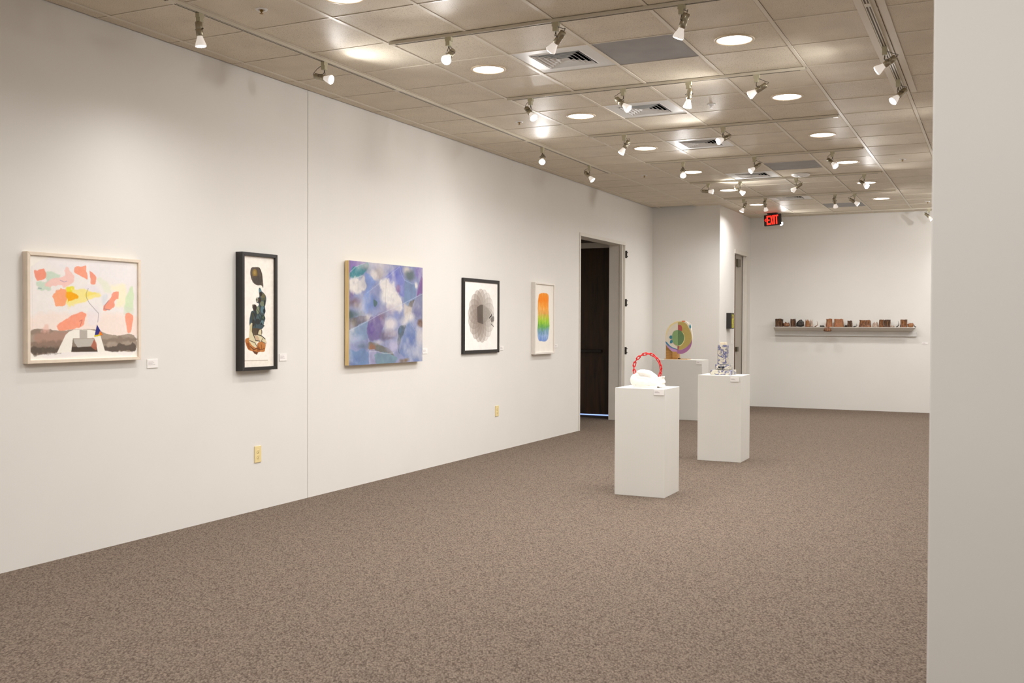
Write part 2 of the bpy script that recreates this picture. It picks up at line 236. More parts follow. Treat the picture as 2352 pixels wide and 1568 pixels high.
CUTS=[('panel', (236, 226, 208), [(0.7221, 1.4916), (0.6597, 1.4877), (0.603, 1.4684), (0.5462, 1.4299), (0.5065, 1.3803), (0.4838, 1.3253), (0.4697, 1.2592), (0.468, 1.1986), (0.4753, 1.1601), (0.4867, 1.1216), (0.5122, 1.083), (0.5576, 1.039), (0.603, 1.0114), (0.6597, 0.9938), (0.7164, 0.9867), (0.7731, 1.0004), (0.8242, 1.0335), (0.8639, 1.083), (0.8866, 1.1436), (0.8923, 1.2097), (0.8923, 1.2812), (0.8753, 1.3583), (0.8469, 1.4244), (0.8129, 1.4629), (0.7788, 1.4849)], 0), ('yellow_rim', (244, 226, 168), [(0.7221, 1.4877), (0.6597, 1.4838), (0.603, 1.4629), (0.5462, 1.4244), (0.5122, 1.3748), (0.4895, 1.3253), (0.481, 1.2592), (0.4867, 1.2482), (0.5037, 1.3143), (0.5292, 1.3693), (0.5689, 1.4134), (0.6257, 1.4464), (0.671, 1.4618), (0.671, 1.4739)], 1), ('olive_half', (192, 170, 98), [(0.671, 1.4684), (0.7164, 1.4728), (0.7675, 1.464), (0.8072, 1.4354), (0.8412, 1.3748), (0.8696, 1.3143), (0.8838, 1.2482), (0.8809, 1.1821), (0.8582, 1.1436), (0.8185, 1.105), (0.7731, 1.0748), (0.7278, 1.0555), (0.6966, 1.0472), (0.6824, 1.05), (0.671, 1.1711)], 1), ('lilac_band', (196, 150, 200), [(0.4867, 1.1381), (0.5065, 1.1216), (0.5462, 1.094), (0.5973, 1.0693), (0.6597, 1.0555), (0.6608, 1.0032), (0.603, 1.017), (0.5519, 1.0472), (0.5122, 1.0885)], 1), ('purple_band', (170, 112, 158), [(0.6608, 1.0527), (0.6966, 1.0445), (0.7448, 1.0555), (0.7958, 1.083), (0.8355, 1.1161), (0.8639, 1.1491), (0.8838, 1.1931), (0.8911, 1.2097), (0.8855, 1.1436), (0.8628, 1.083), (0.8214, 1.0335), (0.7703, 1.0015), (0.7164, 0.9883), (0.6608, 0.996)], 2), ('blue_edge', (70, 140, 180), [(0.4782, 1.1766), (0.5009, 1.1601), (0.5406, 1.1161), (0.5803, 1.0885), (0.6257, 1.072), (0.6597, 1.061), (0.6597, 1.0544), (0.5973, 1.0687), (0.5462, 1.0929), (0.5065, 1.1216), (0.481, 1.1491)], 2), ('red_patch', (190, 90, 88), [(0.6722, 1.4299), (0.7107, 1.4244), (0.7306, 1.4024), (0.7363, 1.3583), (0.7278, 1.3363), (0.6994, 1.3418), (0.6722, 1.3473)], 2), ('red_stripe', (176, 100, 96), [(0.6654, 1.105), (0.6937, 1.105), (0.6909, 1.0775), (0.6767, 1.0472), (0.6654, 1.0527)], 2), ('cream_ring', (236, 222, 160), [(0.7278, 1.3308), (0.7618, 1.2922), (0.7788, 1.2372), (0.7731, 1.1876), (0.7448, 1.1381), (0.7107, 1.1078), (0.671, 1.1023), (0.6313, 1.1216), (0.603, 1.1546), (0.6257, 1.1711), (0.6937, 1.1381), (0.7505, 1.2262), (0.7334, 1.3088)], 2), ('green_disc', (140, 172, 118), [(0.671, 1.3501), (0.637, 1.3446), (0.603, 1.3253), (0.5831, 1.2812), (0.5803, 1.2262), (0.5916, 1.1766), (0.62, 1.1381), (0.6597, 1.1161), (0.6722, 1.1144)], 3), ('shaded_green_half', (106, 138, 92), [(0.6722, 1.3501), (0.7107, 1.3418), (0.7448, 1.3088), (0.7686, 1.2592), (0.7686, 1.2152), (0.7505, 1.1656), (0.7164, 1.1271), (0.6722, 1.1128)], 3), ('blue_spot', (66, 140, 160), [(0.5633, 1.2691), (0.5774, 1.2592), (0.5803, 1.2317), (0.5718, 1.2152), (0.5519, 1.2163), (0.5377, 1.2317), (0.5406, 1.2565)], 2), ('blue_spot', (66, 140, 160), [(0.5689, 1.2014), (0.5831, 1.1931), (0.5871, 1.1711), (0.5774, 1.1491), (0.5576, 1.1447), (0.5451, 1.1601), (0.5491, 1.1876)], 2), ('white_wing', (238, 232, 226), [(0.7817, 1.4822), (0.8129, 1.4767), (0.8469, 1.4547), (0.8696, 1.4299), (0.8781, 1.3803), (0.8838, 1.3363), (0.8923, 1.2592), (0.8979, 1.2097), (0.8866, 1.2812), (0.8639, 1.3363), (0.8355, 1.3913), (0.8072, 1.4409)], -1), ('teal_patch', (66, 150, 170), [(0.8554, 1.4464), (0.8724, 1.4079), (0.8696, 1.3803), (0.8554, 1.3748), (0.8469, 1.4079)], 3), ('orange_tab', (240, 140, 90), [(0.7289, 1.4916), (0.78, 1.4916), (0.7731, 1.4739), (0.7306, 1.4739)], 2)]  # right-hand halves darker: shade of the fold put into their own colours
# ---------------- materials
MATS={}
def mat(name,col,rough=.5,metal=0,spec=.5,emit=None,es=0,noise=None,bump=None,coat=0):
    if name in MATS: return MATS[name]
    m=bpy.data.materials.new(name); m.use_nodes=True; nt=m.node_tree; b=nt.nodes['Principled BSDF']
    c=lin(col); b.inputs['Base Color'].default_value=(*c,1); b.inputs['Roughness'].default_value=rough
    b.inputs['Metallic'].default_value=metal; b.inputs['Specular IOR Level'].default_value=spec
    if emit: b.inputs['Emission Color'].default_value=(*emit,1); b.inputs['Emission Strength'].default_value=es
    tc=nt.nodes.new('ShaderNodeTexCoord')
    sca=30; amt=.06
    if noise: sca,amt=noise
    n=nt.nodes.new('ShaderNodeTexNoise'); n.inputs['Scale'].default_value=sca; n.inputs['Detail'].default_value=4
    nt.links.new(tc.outputs['Object'],n.inputs['Vector'])
    mr=nt.nodes.new('ShaderNodeMapRange'); mr.inputs['From Min'].default_value=.3; mr.inputs['From Max'].default_value=.7; mr.inputs['To Min'].default_value=1-amt; mr.inputs['To Max'].default_value=1+amt
    nt.links.new(n.outputs['Fac'],mr.inputs['Value'])
    mx=nt.nodes.new('ShaderNodeVectorMath'); mx.operation='SCALE'; mx.inputs[0].default_value=c
    nt.links.new(mr.outputs[0],mx.inputs['Scale']); nt.links.new(mx.outputs[0],b.inputs['Base Color'])
    if bump:
        n2=nt.nodes.new('ShaderNodeTexNoise'); n2.inputs['Scale'].default_value=bump[0]; n2.inputs['Detail'].default_value=3
        nt.links.new(tc.outputs['Object'],n2.inputs['Vector'])
        bp=nt.nodes.new('ShaderNodeBump'); bp.inputs['Strength'].default_value=bump[1]; bp.inputs['Distance'].default_value=bump[2]
        nt.links.new(n2.outputs['Fac'],bp.inputs['Height']); nt.links.new(bp.outputs[0],b.inputs['Normal'])
    MATS[name]=m; return m
def ramp(nt,src,stops,interp='LINEAR'):
    n=nt.nodes.new('ShaderNodeValToRGB'); n.color_ramp.interpolation=interp
    e=n.color_ramp.elements
    while len(e)<len(stops): e.new(.5)
    for i,(p,c) in enumerate(stops): e[i].position=p; e[i].color=(*c,1)
    nt.links.new(src,n.inputs[0]); return n
def carpet():
    m=bpy.data.materials.new('carpet'); m.use_nodes=True; nt=m.node_tree; b=nt.nodes['Principled BSDF']; L=nt.links.new
    b.inputs['Roughness'].default_value=.95; b.inputs['Specular IOR Level'].default_value=.1
    tc=nt.nodes.new('ShaderNodeTexCoord'); m0=nt.nodes.new('ShaderNodeMapping'); m0.inputs['Rotation'].default_value=(0,0,-.52); L(tc.outputs['Object'],m0.inputs[0]); mp=nt.nodes.new('ShaderNodeMapping'); mp.inputs['Scale'].default_value=(1,.55,1); L(m0.outputs[0],mp.inputs[0])
    v=nt.nodes.new('ShaderNodeTexVoronoi'); v.inputs['Scale'].default_value=128; v.inputs['Randomness'].default_value=.8; L(mp.outputs[0],v.inputs['Vector'])
    n=nt.nodes.new('ShaderNodeTexNoise'); n.inputs['Scale'].default_value=120; n.inputs['Detail'].default_value=5; n.inputs['Roughness'].default_value=.8; L(tc.outputs['Object'],n.inputs['Vector'])
    big=nt.nodes.new('ShaderNodeTexNoise'); big.inputs['Scale'].default_value=9; big.inputs['Detail'].default_value=5; big.inputs['Roughness'].default_value=.75; L(tc.outputs['Object'],big.inputs['Vector'])
    base=ramp(nt,v.outputs['Distance'],[(0,lin((136,122,109))),(.45,lin((122,108,96))),(.85,lin((86,74,65)))])
    nr=ramp(nt,n.outputs['Fac'],[(.3,(.86,.86,.86)),(.5,(.99,.99,.99)),(.7,(1.13,1.12,1.11))])
    m1=nt.nodes.new('ShaderNodeMix'); m1.data_type='RGBA'; m1.blend_type='MULTIPLY'; m1.inputs[0].default_value=1
    L(base.outputs[0],m1.inputs[6]); L(nr.outputs[0],m1.inputs[7])
    br=ramp(nt,big.outputs['Color'],[(.3,(.97,1.0,.97)),(.5,(1,1,1)),(.62,(1.0,.985,.98)),(.72,(1.12,.93,.9))])
    m2=nt.nodes.new('ShaderNodeMix'); m2.data_type='RGBA'; m2.blend_type='MULTIPLY'; m2.inputs[0].default_value=1
    sp=nt.nodes.new('ShaderNodeSeparateColor'); L(v.outputs['Color'],sp.inputs[0])
    cr=ramp(nt,sp.outputs[0],[(0,(.77,.76,.75)),(.5,(.98,.98,.98)),(1,(1.2,1.19,1.17))])
    m3=nt.nodes.new('ShaderNodeMix'); m3.data_type='RGBA'; m3.blend_type='MULTIPLY'; m3.inputs[0].default_value=1; L(m1.outputs[2],m3.inputs[6]); L(cr.outputs[0],m3.inputs[7]); L(m3.outputs[2],m2.inputs[6]); L(br.outputs[0],m2.inputs[7]); L(m2.outputs[2],b.inputs['Base Color'])
    bp=nt.nodes.new('ShaderNodeBump'); bp.invert=True; bp.inputs['Strength'].default_value=.35; bp.inputs['Distance'].default_value=.004
    L(v.outputs['Distance'],bp.inputs['Height']); L(bp.outputs[0],b.inputs['Normal'])
    return m
def tile_mat():
    m=bpy.data.materials.new('acoustic_tile'); m.use_nodes=True; nt=m.node_tree; b=nt.nodes['Principled BSDF']; L=nt.links.new
    b.inputs['Roughness'].default_value=.52; b.inputs['Specular IOR Level'].default_value=.10
    tc=nt.nodes.new('ShaderNodeTexCoord'); oi=nt.nodes.new('ShaderNodeObjectInfo')
    ad=nt.nodes.new('ShaderNodeVectorMath'); ad.operation='ADD'; L(tc.outputs['Object'],ad.inputs[0]); L(oi.outputs['Random'],ad.inputs[1])
    n=nt.nodes.new('ShaderNodeTexNoise'); n.inputs['Scale'].default_value=185; n.inputs['Detail'].default_value=3; L(ad.outputs[0],n.inputs['Vector'])
    n3=nt.nodes.new('ShaderNodeTexNoise'); n3.inputs['Scale'].default_value=5; n3.inputs['Detail'].default_value=2; L(ad.outputs[0],n3.inputs['Vector'])
    rp=ramp(nt,n.outputs['Fac'],[(.30,lin((136,122,102))),(.37,lin((214,203,184))),(.6,lin((224,214,196))),(.75,lin((234,226,210)))])
    r3=ramp(nt,n3.outputs['Fac'],[(.3,(.95,.95,.94)),(.7,(1.04,1.04,1.04))])
    m1=nt.nodes.new('ShaderNodeMix'); m1.data_type='RGBA'; m1.blend_type='MULTIPLY'; m1.inputs[0].default_value=1
    L(rp.outputs[0],m1.inputs[6]); L(r3.outputs[0],m1.inputs[7]); L(m1.outputs[2],b.inputs['Base Color'])
    bp=nt.nodes.new('ShaderNodeBump'); bp.inputs['Strength'].default_value=.35; bp.inputs['Distance'].default_value=.0015
    L(n.outputs['Fac'],bp.inputs['Height']); L(bp.outputs[0],b.inputs['Normal'])
    return m
def wood(name,c1,c2,scale=3,axis=2,rough=.5):
    m=bpy.data.materials.new(name); m.use_nodes=True; nt=m.node_tree; b=nt.nodes['Principled BSDF']; L=nt.links.new
    b.inputs['Roughness'].default_value=rough
    tc=nt.nodes.new('ShaderNodeTexCoord'); mp=nt.nodes.new('ShaderNodeMapping'); s=[scale*8]*3; s[axis]=scale; mp.inputs['Scale'].default_value=s; L(tc.outputs['Object'],mp.inputs[0])
    n=nt.nodes.new('ShaderNodeTexNoise'); n.inputs['Scale'].default_value=1; n.inputs['Detail'].default_value=6; n.inputs['Distortion'].default_value=.6; L(mp.outputs[0],n.inputs['Vector'])
    rp=ramp(nt,n.outputs['Fac'],[(.3,lin(c1)),(.7,lin(c2))]); L(rp.outputs[0],b.inputs['Base Color']); return m
def bark_mat(name,stops,sc_=(90,90,14)):
    m=bpy.data.materials.new(name); m.use_nodes=True; nt=m.node_tree; b=nt.nodes['Principled BSDF']; L=nt.links.new
    b.inputs['Roughness'].default_value=.45
    tc=nt.nodes.new('ShaderNodeTexCoord'); mp=nt.nodes.new('ShaderNodeMapping'); mp.inputs['Scale'].default_value=sc_; L(tc.outputs['Object'],mp.inputs[0])
    n=nt.nodes.new('ShaderNodeTexNoise'); n.inputs['Scale'].default_value=1; n.inputs['Detail'].default_value=4; n.inputs['Distortion'].default_value=.8; L(mp.outputs[0],n.inputs['Vector'])
    rp=ramp(nt,n.outputs['Fac'],[(p,lin(c)) for p,c in stops]); L(rp.outputs[0],b.inputs['Base Color']); return m
def toile():
    m=bpy.data.materials.new('blue_toile_print'); m.use_nodes=True; nt=m.node_tree; b=nt.nodes['Principled BSDF']; L=nt.links.new
    b.inputs['Roughness'].default_value=.3
    tc=nt.nodes.new('ShaderNodeTexCoord')
    n=nt.nodes.new('ShaderNodeTexNoise'); n.inputs['Scale'].default_value=17; n.inputs['Detail'].default_value=4; n.inputs['Distortion'].default_value=1.2; L(tc.outputs['Object'],n.inputs['Vector'])
    n2=nt.nodes.new('ShaderNodeTexNoise'); n2.inputs['Scale'].default_value=90; n2.inputs['Detail'].default_value=3; n2.inputs['Distortion'].default_value=1; L(tc.outputs['Object'],n2.inputs['Vector'])
    a=ramp(nt,n.outputs['Fac'],[(.50,lin((240,234,216))),(.52,lin((120,122,166))),(.60,lin((126,130,176))),(.62,lin((236,230,214)))])
    d=ramp(nt,n2.outputs['Fac'],[(.34,lin((90,92,118))),(.40,(1,1,1))])
    m1=nt.nodes.new('ShaderNodeMix'); m1.data_type='RGBA'; m1.blend_type='MULTIPLY'; m1.inputs[0].default_value=.85
    L(a.outputs[0],m1.inputs[6]); L(d.outputs[0],m1.inputs[7]); L(m1.outputs[2],b.inputs['Base Color']); return m
def attr_mat():
    m=bpy.data.materials.new('printed_paper'); m.use_nodes=True; nt=m.node_tree; b=nt.nodes['Principled BSDF']
    b.inputs['Roughness'].default_value=.7; b.inputs['Specular IOR Level'].default_value=.2
    a=nt.nodes.new('ShaderNodeAttribute'); a.attribute_name='paint'; nt.links.new(a.outputs['Color'],b.inputs['Base Color']); return m
def acrylic():
    m=bpy.data.materials.new('clear_acrylic'); m.use_nodes=True; nt=m.node_tree
    for n in list(nt.nodes):
        if n.type=='BSDF_PRINCIPLED': nt.nodes.remove(n)
    t=nt.nodes.new('ShaderNodeBsdfTransparent'); g=nt.nodes.new('ShaderNodeBsdfGlossy'); g.inputs['Roughness'].default_value=.05
    lw=nt.nodes.new('ShaderNodeLayerWeight'); lw.inputs[0].default_value=.1
    mx=nt.nodes.new('ShaderNodeMixShader'); nt.links.new(lw.outputs['Fresnel'],mx.inputs[0]); nt.links.new(t.outputs[0],mx.inputs[1]); nt.links.new(g.outputs[0],mx.inputs[2])
    nt.links.new(mx.outputs[0],nt.nodes['Material Output'].inputs[0]); return m
M_WALL=mat('wall_paint',(228,225,219),.7,spec=.25,noise=(2,.012),bump=(260,.06,.001))
M_CEIL=tile_mat(); M_TEE=mat('painted_tee',(222,213,196),.45,noise=(3,.02)); M_CARP=carpet()
M_PED=mat('pedestal_paint',(224,222,215),.6,spec=.3,noise=(4,.01))
M_WHITE=mat('white_enamel',(236,236,234),.4,noise=(8,.01)); M_GREYP=mat('grey_panel',(150,148,146),.6,noise=(6,.08))
M_DARK=mat('black_void',(14,13,12),.95,spec=.1); M_RAIL=mat('track_metal',(212,204,186),.35,spec=.6,noise=(5,.02))
M_NICK=mat('brushed_nickel',(168,160,140),.28,metal=.9,noise=(60,.05)); M_ADPT=mat('adapter_plastic',(186,180,152),.4,noise=(10,.02))
M_BULB=mat('bulb_shell',(236,228,220),.35,emit=(1,.93,.86),es=.5,noise=(10,.01)); M_LENS=mat('lit_lens',(255,255,255),.4,emit=(1,.95,.9),es=LENS_E)
M_DISC=mat('lit_diffuser',(255,255,255),.4,emit=(1,.96,.9),es=DISC_E); M_TRIM=mat('downlight_trim',(214,196,168),.35,noise=(10,.02))
M_WIRE=mat('wire',(92,84,72),.4,metal=.5); M_BLACK=mat('black_frame',(38,34,32),.45,noise=(20,.1)); M_BRASS=mat('brass',(150,120,70),.35,metal=.8)
M_FRW=mat('pale_wood_frame',(232,216,196),.55,noise=(25,.04)); M_FRWH=mat('white_frame',(236,230,222),.5,noise=(20,.02)); M_BIRCH=wood('birch_edge',(222,190,130),(240,214,158),4,2)
M_MAT=mat('mat_board',(248,243,234),.8,noise=(30,.01)); M_CARD=mat('card_stock',(242,238,234),.7,noise=(40,.01)); M_INK=mat('card_ink',(196,188,186),.7)
M_IVORY=mat('ivory_plastic',(236,216,160),.35,noise=(20,.02)); M_DKWOOD=wood('dark_door_wood',(36,24,16),(66,44,28),2,2,.45); M_FRAME=mat('frame_paint',(222,217,208),.45,noise=(8,.02))
M_RED=mat('red_plastic',(214,26,30),.3,noise=(30,.05)); M_PLAST=mat('plaster',(244,240,232),.6,noise=(30,.03),bump=(40,.4,.004))
M_EXIT=mat('exit_letters',(255,20,10),.4,emit=(1,.02,.01),es=3.2); M_TAN=mat('hinge_brass',(176,160,130),.4,metal=.4)
M_PINE=wood('pine_block',(176,128,64),(206,158,92),6,0); M_PRINT=attr_mat(); M_TOILE=toile(); M_ACR=acrylic()
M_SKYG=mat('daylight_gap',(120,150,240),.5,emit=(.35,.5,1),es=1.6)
# ---------------- mesh helpers
def obj(name,bm,m,parent=None,smooth=False,loc=None):
    me=bpy.data.meshes.new(name); bm.to_mesh(me); bm.free()
    if smooth:
        for p in me.polygons: p.use_smooth=True
    if m:
        for k in (m if isinstance(m,(list,tuple)) else [m]): me.materials.append(k)
    o=bpy.data.objects.new(name,me); COL.objects.link(o)
    if parent: o.parent=parent
    if loc: o.location=loc
    return o
def inst(name,me,parent,mx=None):
    o=bpy.data.objects.new(name,me); COL.objects.link(o); o.parent=parent
    if mx is not None: o.matrix_local=mx
    return o
def BM(): return bmesh.new()
def box(bm,a,b,mi=0):
    x0,y0,z0=a; x1,y1,z1=b
    v=[bm.verts.new(p) for p in ((x0,y0,z0),(x1,y0,z0),(x1,y1,z0),(x0,y1,z0),(x0,y0,z1),(x1,y0,z1),(x1,y1,z1),(x0,y1,z1))]
    for q in ((3,2,1,0),(4,5,6,7),(0,1,5,4),(1,2,6,5),(2,3,7,6),(3,0,4,7)):
        fc=bm.faces.new([v[i] for i in q]); fc.material_index=mi
    return v
def bbox(a,b,bev=.003):
    bm=BM(); box(bm,a,b)
    if bev: bmesh.ops.bevel(bm,geom=bm.edges[:],offset=bev,segments=2,affect='EDGES',profile=.6)
    return bm
def prism(bm,pts,ax,a,b):
    # pts 2D polygon extruded along axis ax from a to b
    def P(q,t):
        if ax==0: return (t,q[0],q[1])
        if ax==1: return (q[0],t,q[1])
        return (q[0],q[1],t)
    lo=[bm.verts.new(P(q,a)) for q in pts]; hi=[bm.verts.new(P(q,b)) for q in pts]
    n=len(pts); bm.faces.new(lo); bm.faces.new(hi[::-1])
    for i in range(n): bm.faces.new((lo[i],hi[i],hi[(i+1)%n],lo[(i+1)%n]))
    bmesh.ops.recalc_face_normals(bm,faces=bm.faces[:])
def lathe(bm,prof,seg=20,mx=Matrix()):
    rings=[]
    for rr,z in prof:
        if rr<1e-6: rings.append([bm.verts.new(mx@Vector((0,0,z)))])
        else: rings.append([bm.verts.new(mx@Vector((rr*math.cos(2*PI*i/seg),rr*math.sin(2*PI*i/seg),z))) for i in range(seg)])
    for a,b in zip(rings,rings[1:]):
        for i in range(seg):
            j=(i+1)%seg
            if len(a)==1 and len(b)==1: continue
            if len(a)==1: bm.faces.new((a[0],b[j],b[i]))
            elif len(b)==1: bm.faces.new((a[i],a[j],b[0]))
            else: bm.faces.new((a[i],a[j],b[j],b[i]))
    bmesh.ops.recalc_face_normals(bm,faces=bm.faces[:])
def tube(bm,pts,rad,seg=6,closed=False):
    pts=[Vector(p) for p in pts]; n=len(pts); rings=[]
    up=Vector((0,0,1)); prev=None
    for i,p in enumerate(pts):
        if closed: t=pts[(i+1)%n]-pts[i-1]
        else: t=pts[min(i+1,n-1)]-pts[max(i-1,0)]
        t.normalize()
        if prev is None:
            a=t.cross(up)
            if a.length<.1: a=t.cross(Vector((1,0,0)))
        else: a=prev-t*prev.dot(t)
        a.normalize(); prev=a; b=t.cross(a)
        rings.append([bm.verts.new(p+rad*(a*math.cos(2*PI*k/seg)+b*math.sin(2*PI*k/seg))) for k in range(seg)])
    m=n if closed else n-1
    for i in range(m):
        A=rings[i]; B=rings[(i+1)%n]
        for k in range(seg): bm.faces.new((A[k],A[(k+1)%seg],B[(k+1)%seg],B[k]))
    if not closed: bm.faces.new(rings[0][::-1]); bm.faces.new(rings[-1])
    bmesh.ops.recalc_face_normals(bm,faces=bm.faces[:])
def smoothpts(pts,n=6):
    pts=[Vector(p) for p in pts]; out=[]
    for i in range(len(pts)-1):
        p0=pts[max(i-1,0)];p1=pts[i];p2=pts[i+1];p3=pts[min(i+2,len(pts)-1)]
        for k in range(n):
            t=k/n; out.append(.5*((2*p1)+(p2-p0)*t+(2*p0-5*p1+4*p2-p3)*t*t+(3*p1-p0-3*p2+p3)*t**3))
    out.append(pts[-1]); return out
def thing(name,label,cat,loc=(0,0,0),rz=0,group=None):
    o=bpy.data.objects.new(name,None); COL.objects.link(o); o.location=loc; o.rotation_euler=(0,0,rz); o.empty_display_size=.05
    o['label']=label; o['category']=cat
    if group: o['group']=group
    return o
def tag(o,label,cat,group=None):
    o['label']=label; o['category']=cat
    if group: o['group']=group
    return o
def struct(name,bm,m,parent=None,label=None,smooth=False):
    o=obj(name,bm,m,parent,smooth)
    if not parent: o['kind']='structure'
    if label: o['label']=label
    return o
# ================= THE SETTING
bm=BM(); box(bm,(-1.6,YF-.2,-.1),(XR+.2,YB+.2,0)); struct('floor',bm,M_CARP,label='brown-grey looped carpet covering the gallery floor')
SEAM=6.64; DY0,DY1,DZ=12.50,14.33,2.66
bm=BM()
box(bm,(-.2,YF,0),(0,SEAM-.0035,ZT)); box(bm,(-.2,SEAM+.0035,0),(0,DY0,ZT)); box(bm,(-.2,SEAM-.0035,0),(-.012,SEAM+.0035,ZT))
box(bm,(-.2,DY0,DZ),(0,DY1,ZT)); box(bm,(-.2,DY1,0),(0,YA+.2,ZT))
struct('wall_left',bm,M_WALL,label='long white gallery wall on the left with a thin vertical seam')
bm=BM(); box(bm,(.0,YA,0),(XB,YA+.12,ZT)); struct('wall_alcove',bm,M_WALL,label='short white wall facing the room behind the coloured disc sculpture')
EY0,EY1,EZ=16.62,17.58,2.69
bm=BM(); box(bm,(XB-.12,YA+.12,0),(XB,EY0,ZT)); box(bm,(XB-.12,EY0,EZ),(XB,EY1,ZT)); box(bm,(XB-.12,EY1,0),(XB,YB,ZT))
struct('wall_return',bm,M_WALL,label='narrow white wall with the second doorway beside the far corner')
bm=BM(); box(bm,(-.6,YB,0),(XR+.2,YB+.2,ZT)); struct('wall_back',bm,M_WALL,label='far white wall behind the ledge of bark pieces')
bm=BM(); box(bm,(XR,YF,0),(XR+.2,YB,ZT)); struct('wall_right',bm,M_WALL)
bm=BM(); box(bm,(-.2,YF-.2,0),(XR+.2,YF,ZT)); struct('wall_front',bm,M_WALL)
bm=bbox((4.903,3.0,0),(6.1,3.16,ZT),.004); struct('wall_partition',bm,M_WALL,label='blurred white partition wall end close at the right edge')
# recess behind second doorway
bm=BM(); box(bm,(-.6,YA+.5,0),(-.5,YB,ZT)); box(bm,(-.6,YA+.4,0),(XB-.12,YA+.5,ZT)); box(bm,(-.6,YA+.4,2.9),(XB-.12,YB,3.0)); struct('wall_backroom',bm,M_WALL)
# vestibule behind the first doorway
VY=14.45
bm=BM(); box(bm,(-1.5,12.3,0),(-1.4,VY+.1,2.8)); box(bm,(-1.5,12.3,0),(-.2,12.4,2.8))
box(bm,(-1.5,VY,2.68),(-.15,VY+.1,2.8)); box(bm,(-.22,DY1,0),(-.2,VY+.1,2.8)); box(bm,(-1.5,VY,0),(-1.42,VY+.1,2.8))
struct('wall_vestibule',bm,M_FRAME)
bm=BM(); box(bm,(-1.5,12.3,2.68),(-.2,VY+.1,2.8)); struct('trim_vestibule',bm,M_DKWOOD)
# ceiling
ceil=bpy.data.objects.new('ceiling',None); COL.objects.link(ceil)
bm=BM(); box(bm,(-.2,YF-.2,H+.075),(XR+.2,YB+.2,H+.2)); 
COL.objects.unlink(ceil); bpy.data.objects.remove(ceil)
ceil=struct('ceiling',bm,mat('plenum',(70,62,54),.9),label='suspended ceiling of speckled square tiles in a metal grid')
NI0,NI1,NJ0,NJ1=-1,12,-15,20
diff_cells={(3,1),(3,4),(3,7),(3,11),(3,15)}; grey_cells={(4,1),(4,10),(4,17)}
def cell_rect(i,j):
    return max(0.0,X0+T*i),min(XR,X0+T*(i+1)),max(YF,Y0+T*j),min(YB,Y0+T*(j+1))
tile_me=None; cache={}
def inside(i,j):
    a,b,c,d=cell_rect(i,j)
    if b-a<.01 or d-c<.01: return False
    return True
ntile=0
for j in range(NJ0,NJ1+1):
    for i in range(NI0,NI1+1):
        if not inside(i,j) or (i,j) in diff_cells: continue
        a,b,c,d=cell_rect(i,j)
        # solid tile blocks above walls are hidden by them
        if d>YA+.13 and b<XB-.1: continue
        if j<-4 or i>8: continue
        key=(round(b-a,3),round(d-c,3),(i,j) in grey_cells)
        if key not in cache:
            me=bpy.data.meshes.new('ceiling_tile'); bm=BM(); box(bm,(-(b-a)/2+.0145,-(d-c)/2+.0085,0),((b-a)/2-.0145,(d-c)/2-.0085,.014)); bmesh.ops.bevel(bm,geom=[e for e in bm.edges if all(v.co.z<.001 for v in e.verts)],offset=.002,segments=1,affect='EDGES'); bm.to_mesh(me); bm.free()
            me.materials.append(M_GREYP if key[2] else M_CEIL); cache[key]=me
        o=inst('ceiling_tile',cache[key],ceil); o.location=((a+b)/2,(c+d)/2,H+.0035); ntile+=1
        if key[2]: o['label']='plain grey ceiling panel'
# far-away cells outside the view: one plain sheet each side
bm=BM(); box(bm,(0,YF,H+.007),(XR,Y0+T*-4,H+.022)); box(bm,(X0+T*9,Y0+T*-4,H+.007),(XR,YB,H+.022)); o=obj('ceiling_board',bm,M_CEIL,ceil)
# main runners and cross tees
for i in range(0,10):
    bm=BM(); x=X0+T*i; 
    y1=YA if x<XB else YB
    box(bm,(x-.012,Y0+T*-4,H),(x+.012,y1,H+.0065)); obj('main_runner',bm,M_TEE,ceil)
tee_me={}
for j in range(-3,20):
    for i in range(-1,9):
        a,b,c,d=cell_rect(i,j); y=Y0+T*j
        if y>YA and b<XB+.3: continue
        k=round(b-a,3)
        if k not in tee_me:
            me=bpy.data.meshes.new('cross_tee'); bm=BM(); box(bm,(-(k-.026)/2,-.006,0),((k-.026)/2,.006,.006)); bm.to_mesh(me); bm.free(); me.materials.append(M_TEE); tee_me[k]=me
        o=inst('cross_tee',tee_me[k],ceil); o.location=((a+b)/2,y,H+.0005)
# door frames
def frame_piece(a,b,bev=.003,m=None,name='door_frame',parent=None): return obj(name,bbox(a,b,bev),m or M_FRAME,parent)
bm=BM()
d1=struct('door_1',bbox((-1.42,VY+.0,.035),(-.262,VY+.045,2.60),.002),M_DKWOOD,label='dark brown wooden door at the back of the first doorway')
obj('push_bar',bbox((-1.3,VY-.06,1.0),(-.40,VY-.005,1.045),.008),mat('dark_bar',(26,20,16),.4),d1)
obj('header',bbox((-1.42,VY-.03,2.60),(-.2,VY+.06,2.68),.004),M_FRAME,d1)
obj('side_jamb',bbox((-.262,VY-.03,0),(-.2,VY+.06,2.60),.004),M_FRAME,d1)
obj('daylight_gap',bbox((-1.42,VY+.06,.034),(-.262,VY+.07,.05),0),M_SKYG,d1,loc=(0,-.065,0))
obj('threshold',bbox((-1.42,VY-.03,0),(-.262,VY+.04,.03),.002),mat('threshold',(60,52,44),.5),d1)
d1s=struct('trim_1',bbox((-.2,DY0,2.615),(.012,DY1,2.66),.003),M_FRAME,label='painted metal frame around the first doorway')
obj('frame_jamb',bbox((-.2,DY0,0),(.012,DY0+.035,2.615),.003),M_FRAME,d1s)
obj('frame_jamb',bbox((-.2,DY1-.15,0),(-.03,DY1,2.615),.003),M_FRAME,d1s)
obj('frame_bead',bbox((-.03,DY1-.16,0),(.012,DY1-.135,2.615),.003),M_FRAME,d1s)
